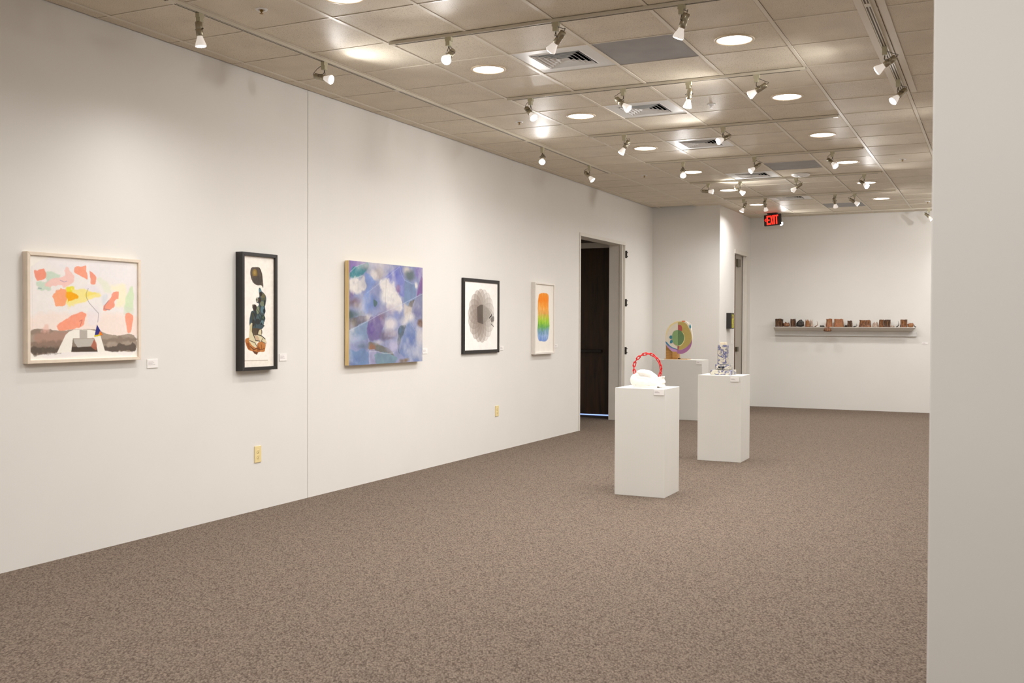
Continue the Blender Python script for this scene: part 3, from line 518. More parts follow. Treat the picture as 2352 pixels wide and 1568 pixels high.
obj('frame_jamb',bbox((-.03,DY1-.02,0),(.006,DY1,2.615),.002),M_FRAME,d1s)
for z in (2.481,1.757,1.037):
    h=obj('hinge',bbox((-.02,14.315,z-.055),(.03,14.34,z+.055),.002),M_BLACK,d1s)
    for dz in (-.03,.03): obj('hinge_knuckle',bbox((.02,14.338,z+dz-.008),(.034,14.362,z+dz+.008),.003),M_BLACK,h)
for z in (2.50,1.78,1.05,.22):
    obj('strike_hinge',bbox((-.06,12.534,z-.06),(-.03,12.552,z+.06),.003),M_TAN,d1s)
# second doorway
d2=struct('door_2',bbox((XB-.099,EY0+.33,.01),(XB-.059,EY1-.06,2.62),.002),mat('grey_door',(176,168,156),.4,noise=(6,.02)),label='grey door standing in the narrow second doorway')
obj('door_edge',bbox((XB-.099,EY0+.315,.01),(XB-.059,EY0+.33,2.62),.001),mat('door_edge_wood',(96,56,26),.5),d2)
obj('door_closer',bbox((XB-.059,EY0+.36,2.42),(XB-.020,EY0+.55,2.55),.006),mat('closer_bronze',(92,84,66),.4,metal=.3),d2)
obj('door_handle',bbox((XB-.059,EY0+.34,.98),(XB-.018,EY0+.44,1.06),.006),mat('closer_bronze',(92,84,66)),d2)
t2=struct('trim_2',bbox((XB-.12,EY0,2.62),(XB+.015,EY1,EZ),.004),M_FRAME,label='painted frame around the second doorway')
obj('frame_jamb',bbox((XB-.12,EY1-.11,0),(XB+.015,EY1,2.62),.004),M_FRAME,t2)
obj('frame_stop',bbox((XB-.05,EY1-.15,0),(XB-.02,EY1-.11,2.62),.003),M_FRAME,t2)
obj('frame_jamb',bbox((XB-.05,EY0,0),(XB+.002,EY0+.02,2.62),.002),M_FRAME,t2)
# ================= LIGHTING FIXTURES
ORD=['nearest','second','third','fourth','fifth','sixth','seventh','eighth']
def disc_mesh(name,rad,z,m,seg=32):
    me=bpy.data.meshes.new(name); bm=BM(); v=[bm.verts.new((rad*math.cos(2*PI*i/seg),rad*math.sin(2*PI*i/seg),z)) for i in range(seg)]; bm.faces.new(v[::-1]); bm.to_mesh(me); bm.free(); me.materials.append(m); return me
ring_me=bpy.data.meshes.new('trim_ring'); bm=BM(); lathe(bm,[(.112,0),(.112,-.004),(.118,-.009),(.128,-.008),(.132,-.004),(.132,0)],40); bm.to_mesh(ring_me); bm.free(); ring_me.materials.append(M_TRIM)
for p in ring_me.polygons: p.use_smooth=True
lens_me=disc_mesh('diffuser',.1125,-.003,M_DISC,40)
dl=bpy.data.lights.new('downlight_lamp','AREA'); dl.shape='DISK'; dl.size=.21; dl.energy=DOWN_W; dl.color=LIGHT_COL; dl.spread=math.radians(150)
rows=[-10.5,-7.5,-4.5,-1.5,1.5,4.5,7.5,10.5,13.5,16.5]
for ci,(xi,side) in enumerate(((2.5,'left'),(5.5,'middle'),(8.5,'right'))):
    k=0
    for j in rows:
        x=X0+T*xi; y=Y0+T*j
        if ci==2 and j==-4.5: continue
        vis=not(j<-2 or (ci==1 and j<1) or ci==2)  # the rest are unseen downlights added to light the room and partition
        if vis: lab='round lit recessed downlight, %s of the %s ceiling row'%(ORD[k],'left' if ci==0 else 'right'); k+=1
        else: lab='round recessed downlight added outside the view, '+('behind the camera' if j<-5 else 'above the camera' if ci<2 else 'hidden by the right partition')
        t=thing('recessed_downlight',lab,'ceiling light',(x,y,H+.0035),0,'recessed downlights in rows')
        inst('trim_ring',ring_me,t); inst('diffuser',lens_me,t)
        lo=inst('downlight_lamp',dl,t); lo.location=(0,0,-.0125)
# diffusers
dd=.298
def sqring(bm,o1,z1,o2,z2,th=.003):
    # slanted square ring between half sizes o1 (at z1) and o2 (at z2)
    A=[bm.verts.new((sx*o1,sy*o1,z1)) for sx,sy in ((-1,-1),(1,-1),(1,1),(-1,1))]
    B=[bm.verts.new((sx*o2,sy*o2,z2)) for sx,sy in ((-1,-1),(1,-1),(1,1),(-1,1))]
    A2=[bm.verts.new((v.co.x,v.co.y,v.co.z+th)) for v in A]; B2=[bm.verts.new((v.co.x,v.co.y,v.co.z+th)) for v in B]
    for i in range(4):
        k=(i+1)%4
        bm.faces.new((A[i],A[k],B[k],B[i])); bm.faces.new((A2[i],B2[i],B2[k],A2[k])); bm.faces.new((A[i],A2[i],A2[k],A[k])); bm.faces.new((B[i],B[k],B2[k],B2[i]))
    bmesh.ops.recalc_face_normals(bm,faces=bm.faces[:])
DN=['nearest large','second','third','fourth','farthest']
meshes={}
def cached(key,fn,m,smooth=False):
    if key not in meshes:
        bm=BM(); fn(bm); me=bpy.data.meshes.new(key); bm.to_mesh(me); bm.free(); me.materials.append(m)
        if smooth:
            for p in me.polygons: p.use_smooth=True
        meshes[key]=me
    return meshes[key]
for n,(i,j) in enumerate(sorted(diff_cells,key=lambda q:q[1])):
    t=thing('air_diffuser','%s square white air diffuser with louvres in the ceiling'%DN[n],'air vent',(X0+T*(i+.5),Y0+T*(j+.5),H+.007),0,'square ceiling air diffusers')
    def plate(bm): sqring(bm,dd,0,.195,0,.004); sqring(bm,.195,0,.187,-.004,.004)
    inst('face_plate',cached('face_plate',plate,M_WHITE),t)
    inst('duct_box',cached('duct_box',lambda bm:(box(bm,(-.2,-.2,.060),(.2,.2,.0635)),[box(bm,a_,b_) for a_,b_ in (((-.2,-.2,.006),(-.196,.2,.06)),((.196,-.2,.006),(.2,.2,.06)),((-.2,-.2,.006),(.2,-.196,.06)),((-.2,.196,.006),(.2,.2,.06)))]),M_DARK),t)
    for k,o in enumerate((.178,.145,.112,.079)):
        inst('louver_%d'%k if 0 else 'louver',cached('louver%d'%k,lambda bm,o=o: sqring(bm,o,-.007,o-.022,.012,.0016),M_WHITE),t)
    inst('center_cone',cached('center_cone',lambda bm:(sqring(bm,.048,-.007,.030,.010,.0016),box(bm,(-.03,-.03,.008),(.03,.03,.010))),M_WHITE),t)
# tracks
def track(label,ax,fixed,a,b,joints):
    mid=(a+b)/2
    loc=(fixed,mid,H) if ax==1 else (mid,fixed,H)
    t=thing('light_track',label,'light track',loc,0,'ceiling light tracks')
    prof=[(-.018,0),(-.018,-.019),(-.013,-.019),(-.013,-.006),(-.004,-.006),(-.004,-.017),(.004,-.017),(.004,-.006),(.013,-.006),(.013,-.019),(.018,-.019),(.018,0)]
    cuts=[a]+joints+[b]
    for p,q in zip(cuts,cuts[1:]):
        bm=BM(); pr=prof if ax==1 else prof
        lo=[bm.verts.new((x,p-mid,z) if ax==1 else (p-mid,x,z)) for x,z in prof]; hi=[bm.verts.new((x,q-mid,z) if ax==1 else (q-mid,x,z)) for x,z in prof]
        n=len(prof); bm.faces.new(lo); bm.faces.new(hi[::-1])
        for i in range(n): bm.faces.new((lo[i],hi[i],hi[(i+1)%n],lo[(i+1)%n]))
        bmesh.ops.recalc_face_normals(bm,faces=bm.faces[:]); obj('rail',bm,M_RAIL,t)
        bm=BM()
        for sx in (-1,1):
            if ax==1: box(bm,(sx*.0085-.0042,p-mid+.03,-.0178),(sx*.0085+.0042,q-mid-.03,-.0062))
            else: box(bm,(p-mid+.03,sx*.0085-.0042,-.0178),(q-mid-.03,sx*.0085+.0042,-.0062))
        obj('groove_shade_strip',bm,mat('groove_shade',(92,82,66),.6),t)  # dark strips fill the rail grooves, standing in for their shade
    for q in joints+[a+.02,b-.02]:
        bm=BM(); e=.03 if q in joints else .02
        if ax==1: box(bm,(-.0185,q-mid-e,-.0205),(.0185,q-mid+e,-.001))
        else: box(bm,(q-mid-e,-.0185,-.0205),(q-mid+e,.0185,-.001))
        obj('connector' if q in joints else 'end_cap',bm,M_RAIL,t)
    return t
Yj=lambda j:Y0+T*j
track('long light track running along the left wall','' or 1,.71,2.5,11.74,[4.42,6.86,9.30])
track('light track crossing the ceiling nearest the camera',0,Yj(0),1.375,3.81,[])
track('second crossing light track, in front of the second air diffuser',0,Yj(3),1.355,3.78,[])
wide=track('wide light track with two spotlights beside the right partition',1,4.36,3.7,8.71,[6.2])
for sx,nm in ((-.05,'side_flange'),(.072,'side_flange')):
    o_=obj(nm,bbox((sx-.022,-2.5,-.004),(sx+.022,2.5,0),.001),M_TEE,wide)
track('third crossing light track holding two spotlights',0,Yj(6),1.365,3.75,[])
track('fourth crossing light track, before the second grey panel',0,Yj(9),1.36,3.75,[])
track('fifth crossing light track, four spotlights under the round ceiling device',0,Yj(12),1.355,3.75,[])
track('sixth crossing light track, four spotlights before the exit sign',0,Yj(15),1.355,3.75,[])
track('farthest crossing light track close to the back wall',0,Yj(19),1.5,4.3,[])
# spotlights
def cyl_prof(bm,prof): lathe(bm,prof,20)
sock_me=cached('socket',lambda bm:lathe(bm,[(0,-.055),(.017,-.055),(.021,-.050),(.0215,-.012),(.0205,-.010),(.0215,-.008),(.0215,.030),(.019,.032),(0,.032)],20),M_NICK,True)
bulb_me=cached('bulb',lambda bm:lathe(bm,[(.0155,.026),(.017,.038),(.022,.052),(.0305,.076),(.0335,.085),(.0335,.090),(.031,.092)],24),M_BULB,True)
face_me=cached('lens',lambda bm:lathe(bm,[(.0315,.0905),(.024,.0945),(.012,.0965),(0,.097)],24),M_LENS,True)
adp_me=cached('adapter',lambda bm:(box(bm,(-.022,-.0145,-.026),(.022,.0145,.0)),box(bm,(-.017,-.0155,-.056),(.013,.0155,-.026))),M_ADPT)
SPOTL=['pointing straight down, first on the left wall track','lying sideways aimed right, second on the left wall track','aimed at the camera, third on the left wall track','tilted right, last on the left wall track',
'aimed at the camera, left on the nearest crossing track','tilted left, middle of the nearest crossing track','tilted down, right on the nearest crossing track',
'facing the camera, leftmost on the second crossing track','tilted right over the second air diffuser','pointing straight down on the second crossing track','aimed far left, rightmost on the second crossing track',
'nearer one of the two beside the right partition','farther one of the two beside the right partition',
'tilted down left, left one on the third crossing track','tilted left in front of the third air diffuser',
'aimed at the camera, left on the fourth crossing track','tilted left, middle of the fourth crossing track','aimed right beside the fourth downlight of the right row',
'lying sideways, leftmost on the fifth crossing track','tilted right under the fourth air diffuser','tilted left under the round ceiling device','aimed at the camera in front of the fifth right downlight',
'tilted left, leftmost on the sixth crossing track','tilted down left of the farthest air diffuser','tilted down before the farthest grey panel','tilted right, rightmost on the sixth crossing track',
'half hidden behind the exit sign','at the far right end before the back wall']
sl=bpy.data.lights.new('spot_lamp','SPOT'); sl.energy=SPOT_W; sl.color=LIGHT_COL; sl.spot_size=math.radians(150); sl.spot_blend=1; sl.shadow_soft_size=.03
HIDDEN=[(5.0,16.0,(-.35,.75,-.36),'outside the view, hidden by the partition, aimed at the back wall'),(5.9,15.6,(-.45,.75,-.5),'outside the view far right, aimed at the back wall'),
 (5.2,.6,(.05,.75,-.42),'added outside the view behind the camera, aimed at the partition'),(4.6,1.2,(.3,.7,-.4),'added outside the view above the camera, aimed at the partition'),(2.0,1.2,(-.6,.25,-1.0),'added outside the view left of the camera, aimed at the left wall'),(4.7,15.0,(-.25,.8,-.42),'added outside the view, just right of the sixth crossing track'),(4.95,9.6,(-1,-.1,-.75),'added outside the view, beyond the right partition, aimed left at the front pedestal'),(4.95,12.0,(-1,-.1,-.75),'added outside the view, beyond the right partition, aimed left at the farther pedestal')]  # unseen heads added to brighten partition, left wall, back wall and pedestals
for x_,y_,d_,l_ in HIDDEN: HEADS.append((x_,y_,tuple(Vector(d_).normalized()))); SPOTL.append(l_)
for n,(x,y,d) in enumerate(HEADS):
    along=n in(0,1,2,3,11,12)
    t=thing('track_spotlight','small track spotlight '+SPOTL[n],'spotlight',(x,y,H-.019),0,'track spotlights on the ceiling')
    rot=Matrix.Rotation(PI/2,4,'Z') if along else Matrix()
    inst('adapter',adp_me,t,rot)
    D=Vector(d); h=Vector((D.x,D.y,0)); 
    P=Vector((0,0,-.105))-h*.03
    q=D.to_track_quat('Z','Y').to_matrix().to_4x4()
    mx=Matrix.Translation(P)@q
    inst('socket',sock_me,t,mx); b=inst('bulb',bulb_me,t,mx); inst('lens',face_me,b)
    so=inst('spot_lamp',sl,t); so.matrix_local=Matrix.Translation(P+D*.104)@(-D).to_track_quat('Z','Y').to_matrix().to_4x4()
    side=h.cross(Vector((0,0,1))) if h.length>.2 else Vector((1,0,0)); side.normalize()
    back=P-D*.052
    bm=BM(); tube(bm,smoothpts([Vector((0,0,-.056)),Vector((0,0,-.085))+side*.010,P+side*.030+Vector((0,0,.012)),P+side*.024-D*.006],5),.0026,6)
    tube(bm,smoothpts([Vector((0,0,-.056)),Vector((0,0,-.085))-side*.010,P-side*.030+Vector((0,0,.012)),P-side*.024-D*.006],5),.0026,6); obj('yoke',bm,M_WIRE,t,True)
    bm=BM(); tube(bm,smoothpts([Vector((0,0,-.05)),Vector((0,0,-.03))-h*.02+side*.012,(back+Vector((0,0,-.02)))*.5-h*.025+side*.012,back-D*.018+Vector((0,0,.006)),back],5),.0022,6); obj('cord',bm,M_WIRE,t,True)
# sprinklers, round device
def sprink(x,y,label,pend=False):
    t=thing('fire_sprinkler',label,'sprinkler',(x,y,H+.0035),0,'fire sprinklers in the ceiling tiles')
    bm=BM(); lathe(bm,[(.018,0),(.016,-.003),(.026,-.007),(.035,-.005),(.037,0)],24); obj('escutcheon',bm,M_WHITE,t,True)
    bm=BM(); dz=-.008 if pend else 0
    lathe(bm,[(.0,-.004),(.010,-.004),(.010,-.014+dz),(.004,-.016+dz),(.004,-.024+dz),(.012,-.026+dz),(.012,-.028+dz),(0,-.028+dz)],14); obj('sprinkler_head',bm,M_WHITE if pend else M_BRASS,t)
for x,y,l,p in ((1.054,4.81,'recessed fire sprinkler nearest the camera above the left wall',0),(1.02,8.49,'recessed fire sprinkler in front of the left end of the third crossing track',0),(2.833,8.50,'white pendant fire sprinkler beside the second air diffuser',1),(1.016,12.165,'small recessed fire sprinkler far down the left side',0),(4.061,12.193,'recessed fire sprinkler at the far right of the ceiling',0),(4.066,16.5,'farthest fire sprinkler near the back wall',0)): sprink(x,y,l,p)
t=thing('ceiling_sensor','flat white round device on the ceiling above the fifth track','ceiling device',(2.82,12.86,H))
bm=BM(); lathe(bm,[(0,0),(.112,0),(.112,-.012),(.10,-.024),(.05,-.028),(0,-.028)],36); obj('sensor_housing',bm,M_WHITE,t,True)
bm=BM(); lathe(bm,[(0,-.028),(.03,-.028),(.028,-.034),(0,-.035)],24); obj('sensor_cap',bm,M_WHITE,t,True)
# exit sign
t=thing('exit_sign','black EXIT sign with glowing red letters hanging from the ceiling','sign',(1.62,17.1,H),math.radians(-12))
RM=Matrix.Rotation(math.radians(-3.0),4,'Y')
bm=bbox((-.085,-.03,-.02),(.085,.03,0),.004); obj('canopy',bm,M_BLACK,t)
bm=bbox((-.15,-.022,-.210),(.15,.022,-.020),.014); o=obj('sign_housing',bm,M_BLACK,t); o.matrix_local=RM
def stroke(bm,pts): prism(bm,pts,1,-.0265,-.0215)
def letter(nm,polys,x,w,zb=-.190,hh=.150):
    bm=BM()
    for pl in polys: stroke(bm,[(x+px*w,zb+py*hh) for px,py in pl])
    o=obj(nm,bm,M_EXIT,t); o.matrix_local=RM
R_=lambda a,b,c,d:[(a,b),(c,b),(c,d),(a,d)]
letter('letter_e',[R_(0,0,.32,1),R_(.32,.84,1,1),R_(.32,.44,.9,.58),R_(.32,0,1,.16)],-.098,.056)
letter('letter_x',[[(0,0),(.3,0),(1,1),(.7,1)],[(.7,0),(1,0),(.3,1),(0,1)]],-.036,.052)
letter('letter_i',[R_(0,0,1,1)],.024,.020)
letter('letter_t',[R_(.34,0,.66,.86),R_(0,.86,1,1)],.050,.054)
letter('arrow_chevron',[[(0,.5),(.75,1),(1,.85),(.45,.5)],[(0,.5),(.45,.5),(1,.15),(.75,0)]],-.134,.026,-.135,.05)
# ================= ART ON THE LEFT WALL
rs=np.random.RandomState(4)
def vnoise(h,w,cell,seed):
    r_=np.random.RandomState(seed); gh=int(h/cell)+3; gw=int(w/cell)+3; g=r_.rand(gh,gw)
    yy=np.arange(h)/cell; xx=np.arange(w)/cell; yi=yy.astype(int); xi=xx.astype(int); fy=(yy-yi)[:,None]; fx=(xx-xi)[None,:]
    fy=fy*fy*(3-2*fy); fx=fx*fx*(3-2*fx)
    a=g[yi][:,xi]; b=g[yi][:,xi+1]; c=g[yi+1][:,xi]; d=g[yi+1][:,xi+1]
    return (a*(1-fx)+b*fx)*(1-fy)+(c*(1-fx)+d*fx)*fy
def fbm(h,w,cell,seed): return sum(vnoise(h,w,max(cell/2**k,1.01),seed+k)*.5**k for k in range(4))/1.875*2-1
def paint(ops,W,Hh,asp):
    # canvas in units of height: x in 0..asp, y in 0..1
    X,Y=np.meshgrid((np.arange(W)+.5)/W*asp,(np.arange(Hh)+.5)/Hh)
    img=np.ones((Hh,W,3)); seed=10
    def lay(a,c):
        a=a[...,None]; img[:]=img*(1-a)+np.array(c[:3])/255.*a
    for o in ops:
        seed+=7; k=o[0]
        if k=='F': img[:]=np.array(o[1])/255.
        elif k=='P':
            _,pts,c,al,soft,rough=o
            ps=np.array([(x*asp,y) for x,y in pts])
            if rough>=.003:
                q0=np.roll(ps,1,0); q2=np.roll(ps,-1,0); q3=np.roll(ps,-2,0); o_=[]
                for tt in (0,.25,.5,.75): o_.append(.5*((2*ps)+(q2-q0)*tt+(2*q0-5*ps+4*q2-q3)*tt*tt+(3*ps-q0-3*q2+q3)*tt**3))
                ps=np.stack(o_,1).reshape(-1,2)
            XX,YY=X,Y
            if rough>0: XX=X+fbm(Hh,W,Hh*.06,seed)*rough*1.6; YY=Y+fbm(Hh,W,Hh*.06,seed+3)*rough*1.6
            d=np.full(X.shape,9.); ins=np.zeros(X.shape,bool); n=len(ps)
            for i in range(n):
                a=ps[i]; b=ps[(i+1)%n]; e=b-a; L2=max(e@e,1e-12)
                tt=np.clip(((XX-a[0])*e[0]+(YY-a[1])*e[1])/L2,0,1)
                d=np.minimum(d,np.hypot(XX-a[0]-tt*e[0],YY-a[1]-tt*e[1]))
                cnd=((a[1]<=YY)!=(b[1]<=YY))
                with np.errstate(divide='ignore',invalid='ignore'): xc=a[0]+(YY-a[1])*(e[0]/(e[1] if abs(e[1])>1e-12 else 1e-12))
                ins^=cnd&(XX<xc)
            sd=np.where(ins,d,-d); lay(np.clip(sd/max(soft,.0015)+.5,0,1)*al*(1-(.12*np.abs(fbm(Hh,W,Hh*.05,seed+9)) if rough>0 else 0)),c)
        elif k=='E':
            _,cx,cy,rx,ry,c,al,soft=o; cx*=asp; rx*=asp
            XX=X; YY=Y
            if soft>.015: XX=X+fbm(Hh,W,Hh*.12,seed)*.03; YY=Y+fbm(Hh,W,Hh*.12,seed+3)*.03
            q=np.hypot((XX-cx)/rx,(YY-cy)/ry); dd_=(1-q)*min(rx,ry); lay(np.clip(dd_/max(soft,.0015)+(.5 if soft<.015 else .3),0,1)*al,c)
        elif k=='L':
            _,pts,wd,c,al=o; d=np.full(X.shape,9.)
            for (ax,ay),(bx,by) in zip(pts,pts[1:]):
                a=np.array((ax*asp,ay)); e=np.array((bx*asp,by))-a; tt=np.clip(((X-a[0])*e[0]+(Y-a[1])*e[1])/max(e@e,1e-12),0,1)
                d=np.minimum(d,np.hypot(X-a[0]-tt*e[0],Y-a[1]-tt*e[1]))
            sw=max(.0015,1.5/Hh); lay(np.clip((wd-d)/sw+.5,0,1)*al,c)
        elif k=='FL':
            cx,cy=.503*asp,.492
            for q in range(18):
                an=2*PI*q/18+.1; ex=.245*asp*math.cos(an)*.98; ey=.235*math.sin(an)
                lx=.165*asp; 
                # petal: ellipse elongated along the spoke
                ux,uy=math.cos(an)*.394*asp,math.sin(an)*.394; ln=math.hypot(ux,uy); ux/=ln; uy/=ln
                ra=ln*.50; rb=.138
                px_=cx+ux*ln*.50; py_=cy+uy*ln*.50
                a_=(X-px_)*ux+(Y-py_)*uy; b_=-(X-px_)*uy+(Y-py_)*ux
                qd=np.hypot(a_/ra,b_/rb); al=np.clip((1-qd)*rb/.0015+.5,0,1); edge=np.exp(-((1-qd)*rb/.003)**2)
                tone=(136,122,112) if math.cos(an)<.1 else (160,152,142)
                tex=1+.12*fbm(Hh,W,Hh*.02,seed+q)
                lay(al*(.36 if math.cos(an)<.1 else .25)*tex,tone); lay(edge*.22,(120,110,102))
        elif k=='RB':
            xc=.46*asp+.015*asp*np.sin(Y*14); hw=.30*asp*(1-.05*np.sin((Y-.1)*9)); XX=(X-xc+fbm(Hh,W,Hh*.05,5)*.008)/hw; yy=(Y+fbm(Hh,W,Hh*.05,8)*.01-.482)/.357
            q=(np.abs(XX)**4+np.abs(yy)**8)**.25; al=np.clip((1-q)/.05+.3,0,1)
            tt=np.clip((yy+1)/2+fbm(Hh,W,Hh*.03,50)*.06,0,1)
            ks=[0,.14,.32,.42,.50,.60,.70,.78,.88,1]; cs=np.array([(250,150,40),(252,142,34),(252,170,70),(232,176,90),(196,206,70),(160,208,60),(110,176,90),(130,170,190),(150,180,226),(120,150,214)])
            col=np.stack([np.interp(tt,ks,cs[:,i]) for i in range(3)],-1)/255.
            st=vnoise(Hh*1,W,2.2,91); f0=vnoise(max(Hh//6,4),W,2.6,77); yi_=np.linspace(0,f0.shape[0]-1.001,Hh); i0=yi_.astype(int); fr=(yi_-i0)[:,None]; from_=f0[i0]*(1-fr)+f0[i0+1]*fr
            from_=.75*from_+.25*fbm(Hh,W,Hh*.03,66)*.5+.12
            dk=np.clip((from_-.55)*2.6,0,1)*np.clip((tt-.25)*3,0.15,1)
            dkc=np.stack([np.interp(tt,[0,.4,.6,.75,1],v) for v in ([.96,.72,.36,.16,.24],[.52,.42,.60,.42,.38],[.2,.3,.16,.36,.72])],-1)
            lt=np.clip((.42-from_)*2.4,0,1)*.5
            col=col*(1-dk[...,None]*.75)+dkc*dk[...,None]*.75; col=col*(1-lt[...,None])+np.array((.97,.93,.82))*lt[...,None]
            img[:]=img*(1-al[...,None])+col*al[...,None]
        elif k=='CL':
            _,amt,c=o; n1=fbm(Hh,W,Hh*.22,31); n2=fbm(Hh,W,Hh*.07,47); lay(np.clip((n1*.8+n2*.35)*1.6+.12,0,1)*amt,c); lay(np.clip((-n1*.7+n2*.5)*1.5-.1,0,1)*amt*.6,(96,100,130))
        elif k=='N':
            nz=fbm(Hh,W,Hh*.02,seed)*o[1]+fbm(Hh,W,Hh*.1,seed+5)*o[1]; img[:]=np.clip(img*(1+nz[...,None]),0,1)
    return np.clip(img,0,1)
def art_sheet(name,ops,parent,x,y0,y1,z0,z1,W,curl=False):
    asp=(y1-y0)/(z1-z0); Hh=int(W/asp); img=paint(ops,W,Hh,asp)
    lin_=np.where(img<=.04045,img/12.92,((img+.055)/1.055)**2.4)
    ys=np.linspace(y0,y1,W); zs=np.linspace(z1,z0,Hh); YY,ZZ=np.meshgrid(ys,zs)
    co_=np.stack([np.full(YY.shape,x),YY,ZZ],-1).reshape(-1,3)
    idx=np.arange(W*Hh).reshape(Hh,W); fa=np.stack([idx[:-1,:-1],idx[1:,:-1],idx[1:,1:],idx[:-1,1:]],-1).reshape(-1,4)
    me=bpy.data.meshes.new(name); nv=len(co_); nf=len(fa)
    me.vertices.add(nv); me.vertices.foreach_set('co',co_.ravel().astype(np.float32))
    me.loops.add(nf*4); me.loops.foreach_set('vertex_index',fa.ravel().astype(np.int32)); me.polygons.add(nf); me.polygons.foreach_set('loop_start',np.arange(0,nf*4,4,dtype=np.int32)); me.polygons.foreach_set('loop_total',np.full(nf,4,dtype=np.int32))
    me.update(calc_edges=True)
    at=me.color_attributes.new('paint','FLOAT_COLOR','POINT'); cc=np.ones((nv,4),np.float32); cc[:,:3]=lin_.reshape(-1,3); at.data.foreach_set('color',cc.ravel())
    me.materials.append(M_PRINT); o=bpy.data.objects.new(name,me); COL.objects.link(o); o.parent=parent; return o
def frame(t,y0,y1,z0,z1,d,wd,m,inset,gap=.0):
    # four mitred rails
    Y=[y0,y1]; 
    def rail(pts):
        bm=BM(); prism(bm,pts,0,gap,d); bmesh.ops.bevel(bm,geom=bm.edges[:],offset=.0012,segments=1,affect='EDGES'); obj('frame_rail',bm,m,t)
    rail([(y0,z0),(y1,z0),(y1-wd,z0+wd),(y0+wd,z0+wd)]); rail([(y0,z1),(y0+wd,z1-wd),(y1-wd,z1-wd),(y1,z1)])
    rail([(y0,z0),(y0+wd,z0+wd),(y0+wd,z1-wd),(y0,z1)]); rail([(y1,z0),(y1,z1),(y1-wd,z1-wd),(y1-wd,z0+wd)])
    bm=BM(); box(bm,(gap,y0+wd*.5,z0+wd*.5),(inset-.004,y1-wd*.5,z1-wd*.5)); obj('backing_board',bm,m,t)
def art(name,label,cat,y0,y1,z0,z1):
    t=thing(name,label,cat,(0,0,0)); return t
def local(t,loc):
    t.location=loc
    for c in t.children:
        c.matrix_parent_inverse=Matrix.Translation(Vector(loc)).inverted()
def art1():
    t=art('framed_painting','pale framed watercolour collage with orange blobs over grey hills, leftmost on the wall','picture',0,0,0,0)
    y0,y1,z0,z1=3.984,4.832,1.183,1.832; frame(t,y0,y1,z0,z1,.042,.020,M_FRW,.030)
    art_sheet('painted_sheet',ART1,t,.0305,y0+.019,y1-.019,z0+.019,z1-.019,330); local(t,(0,(y0+y1)/2,z0))
def art2():
    t=art('framed_print','tall narrow black-framed picture of a dark stacked totem on orange blocks','picture',0,0,0,0)
    y0,y1,z0,z1=5.781,6.182,1.070,1.950; frame(t,y0,y1,z0,z1,.064,.026,M_BLACK,.046)
    art_sheet('painted_sheet',ART2,t,.0465,y0+.025,y1-.025,z0+.025,z1-.025,170); local(t,(0,(y0+y1)/2,z0))
def art3():
    t=art('canvas_painting','square abstract painting in cloudy blue and purple on a deep birch panel','painting',0,0,0,0)
    y0,y1,z0,z1=7.141,8.356,1.064,1.966
    bm=BM(); box(bm,(.012,y0,z0),(.054,y1,z1)); obj('wooden_panel',bm,M_BIRCH,t)
    bm=BM(); box(bm,(0,y0+.06,z0+.06),(.012,y1-.06,z1-.06)); obj('mounting_cleat',bm,M_BIRCH,t)
    art_sheet('painted_surface',ART3,t,.0552,y0,y1,z0,z1,340); local(t,(0,(y0+y1)/2,z0))
def art4():
    t=art('framed_print','black-framed print of an overlapping grey petal flower','picture',0,0,0,0)
    y0,y1,z0,z1=9.235,10.076,1.110,1.911; frame(t,y0,y1,z0,z1,.026,.036,M_BLACK,.016)
    art_sheet('painted_sheet',ART4,t,.0165,y0+.034,y1-.034,z0+.034,z1-.034,220); local(t,(0,(y0+y1)/2,z0))
def art5():
    t=art('framed_print','white-framed picture of a vertical orange, green and blue colour bar','picture',0,0,0,0)
    y0,y1,z0,z1=10.98,11.575,1.063,1.935; frame(t,y0,y1,z0,z1,.052,.022,M_FRWH,.036)
    art_sheet('painted_sheet',ART5,t,.0365,y0+.021,y1-.021,z0+.021,z1-.021,150); local(t,(0,(y0+y1)/2,z0))
for fn in (art1,art2,art3,art4,art5): fn()
# label cards
def card_wall(y0,y1,z0,z1,label,x=0.0):
    t=thing('label_card',label,'label card',(x,(y0+y1)/2,(z0+z1)/2),0,'white label cards beside the works')
    a,b=(y1-y0)/2,(z1-z0)/2
    obj('card',bbox((0,-a,-b),(.005,a,b),.0008),M_CARD,t)
    bm=BM()
    for k,(l,zz) in enumerate(((.5,.35),(.62,.12),(.42,-.1),(.7,-.3))): box(bm,(.005,-a*.8,b*zz),(.0053,-a*.8+2*a*l*.9,b*zz+.0028))
    o=obj('text_lines',bm,M_INK,t); o['kind']='stuff'
card_wall(4.921,5.016,1.123,1.181,'small white label card right of the orange blob watercolour')
card_wall(6.278,6.368,1.129,1.183,'small white label card right of the tall totem picture')
card_wall(8.446,8.538,1.132,1.185,'small white label card right of the blue abstract painting')
card_wall(10.137,10.226,1.130,1.181,'small white label card right of the grey flower print')
card_wall(11.689,11.773,1.131,1.177,'small white label card right of the rainbow colour bar picture')
card_wall(16.46,16.54,1.122,1.173,'tiny white label card under the small black and yellow box',XB)
def card_front(x0,x1,z0,z1,y,label,up=False):
    t=thing('label_card',label,'label card',((x0+x1)/2,y,(z0+z1)/2),0,'white label cards beside the works')
    a,b=(x1-x0)/2,(z1-z0)/2
    obj('card',bbox((-a,-.005,-b),(a,0,b),.0008),M_CARD,t)
    bm=BM()
    for l,zz in ((.35,.2),(.45,0),(.5,-.2)): box(bm,(-a*.8,-.0053,b*zz),(-a*.8+2*a*l,-.005,b*zz+.0028))
    o=obj('text_lines',bm,M_INK,t); o['kind']='stuff'
card_front(2.516,2.604,.845,.893,7.95,'white label card on the front pedestal under the red chain sculpture')
card_front(2.560,2.650,.838,.884,10.385,'white label card on the pedestal of the blue patterned tower')
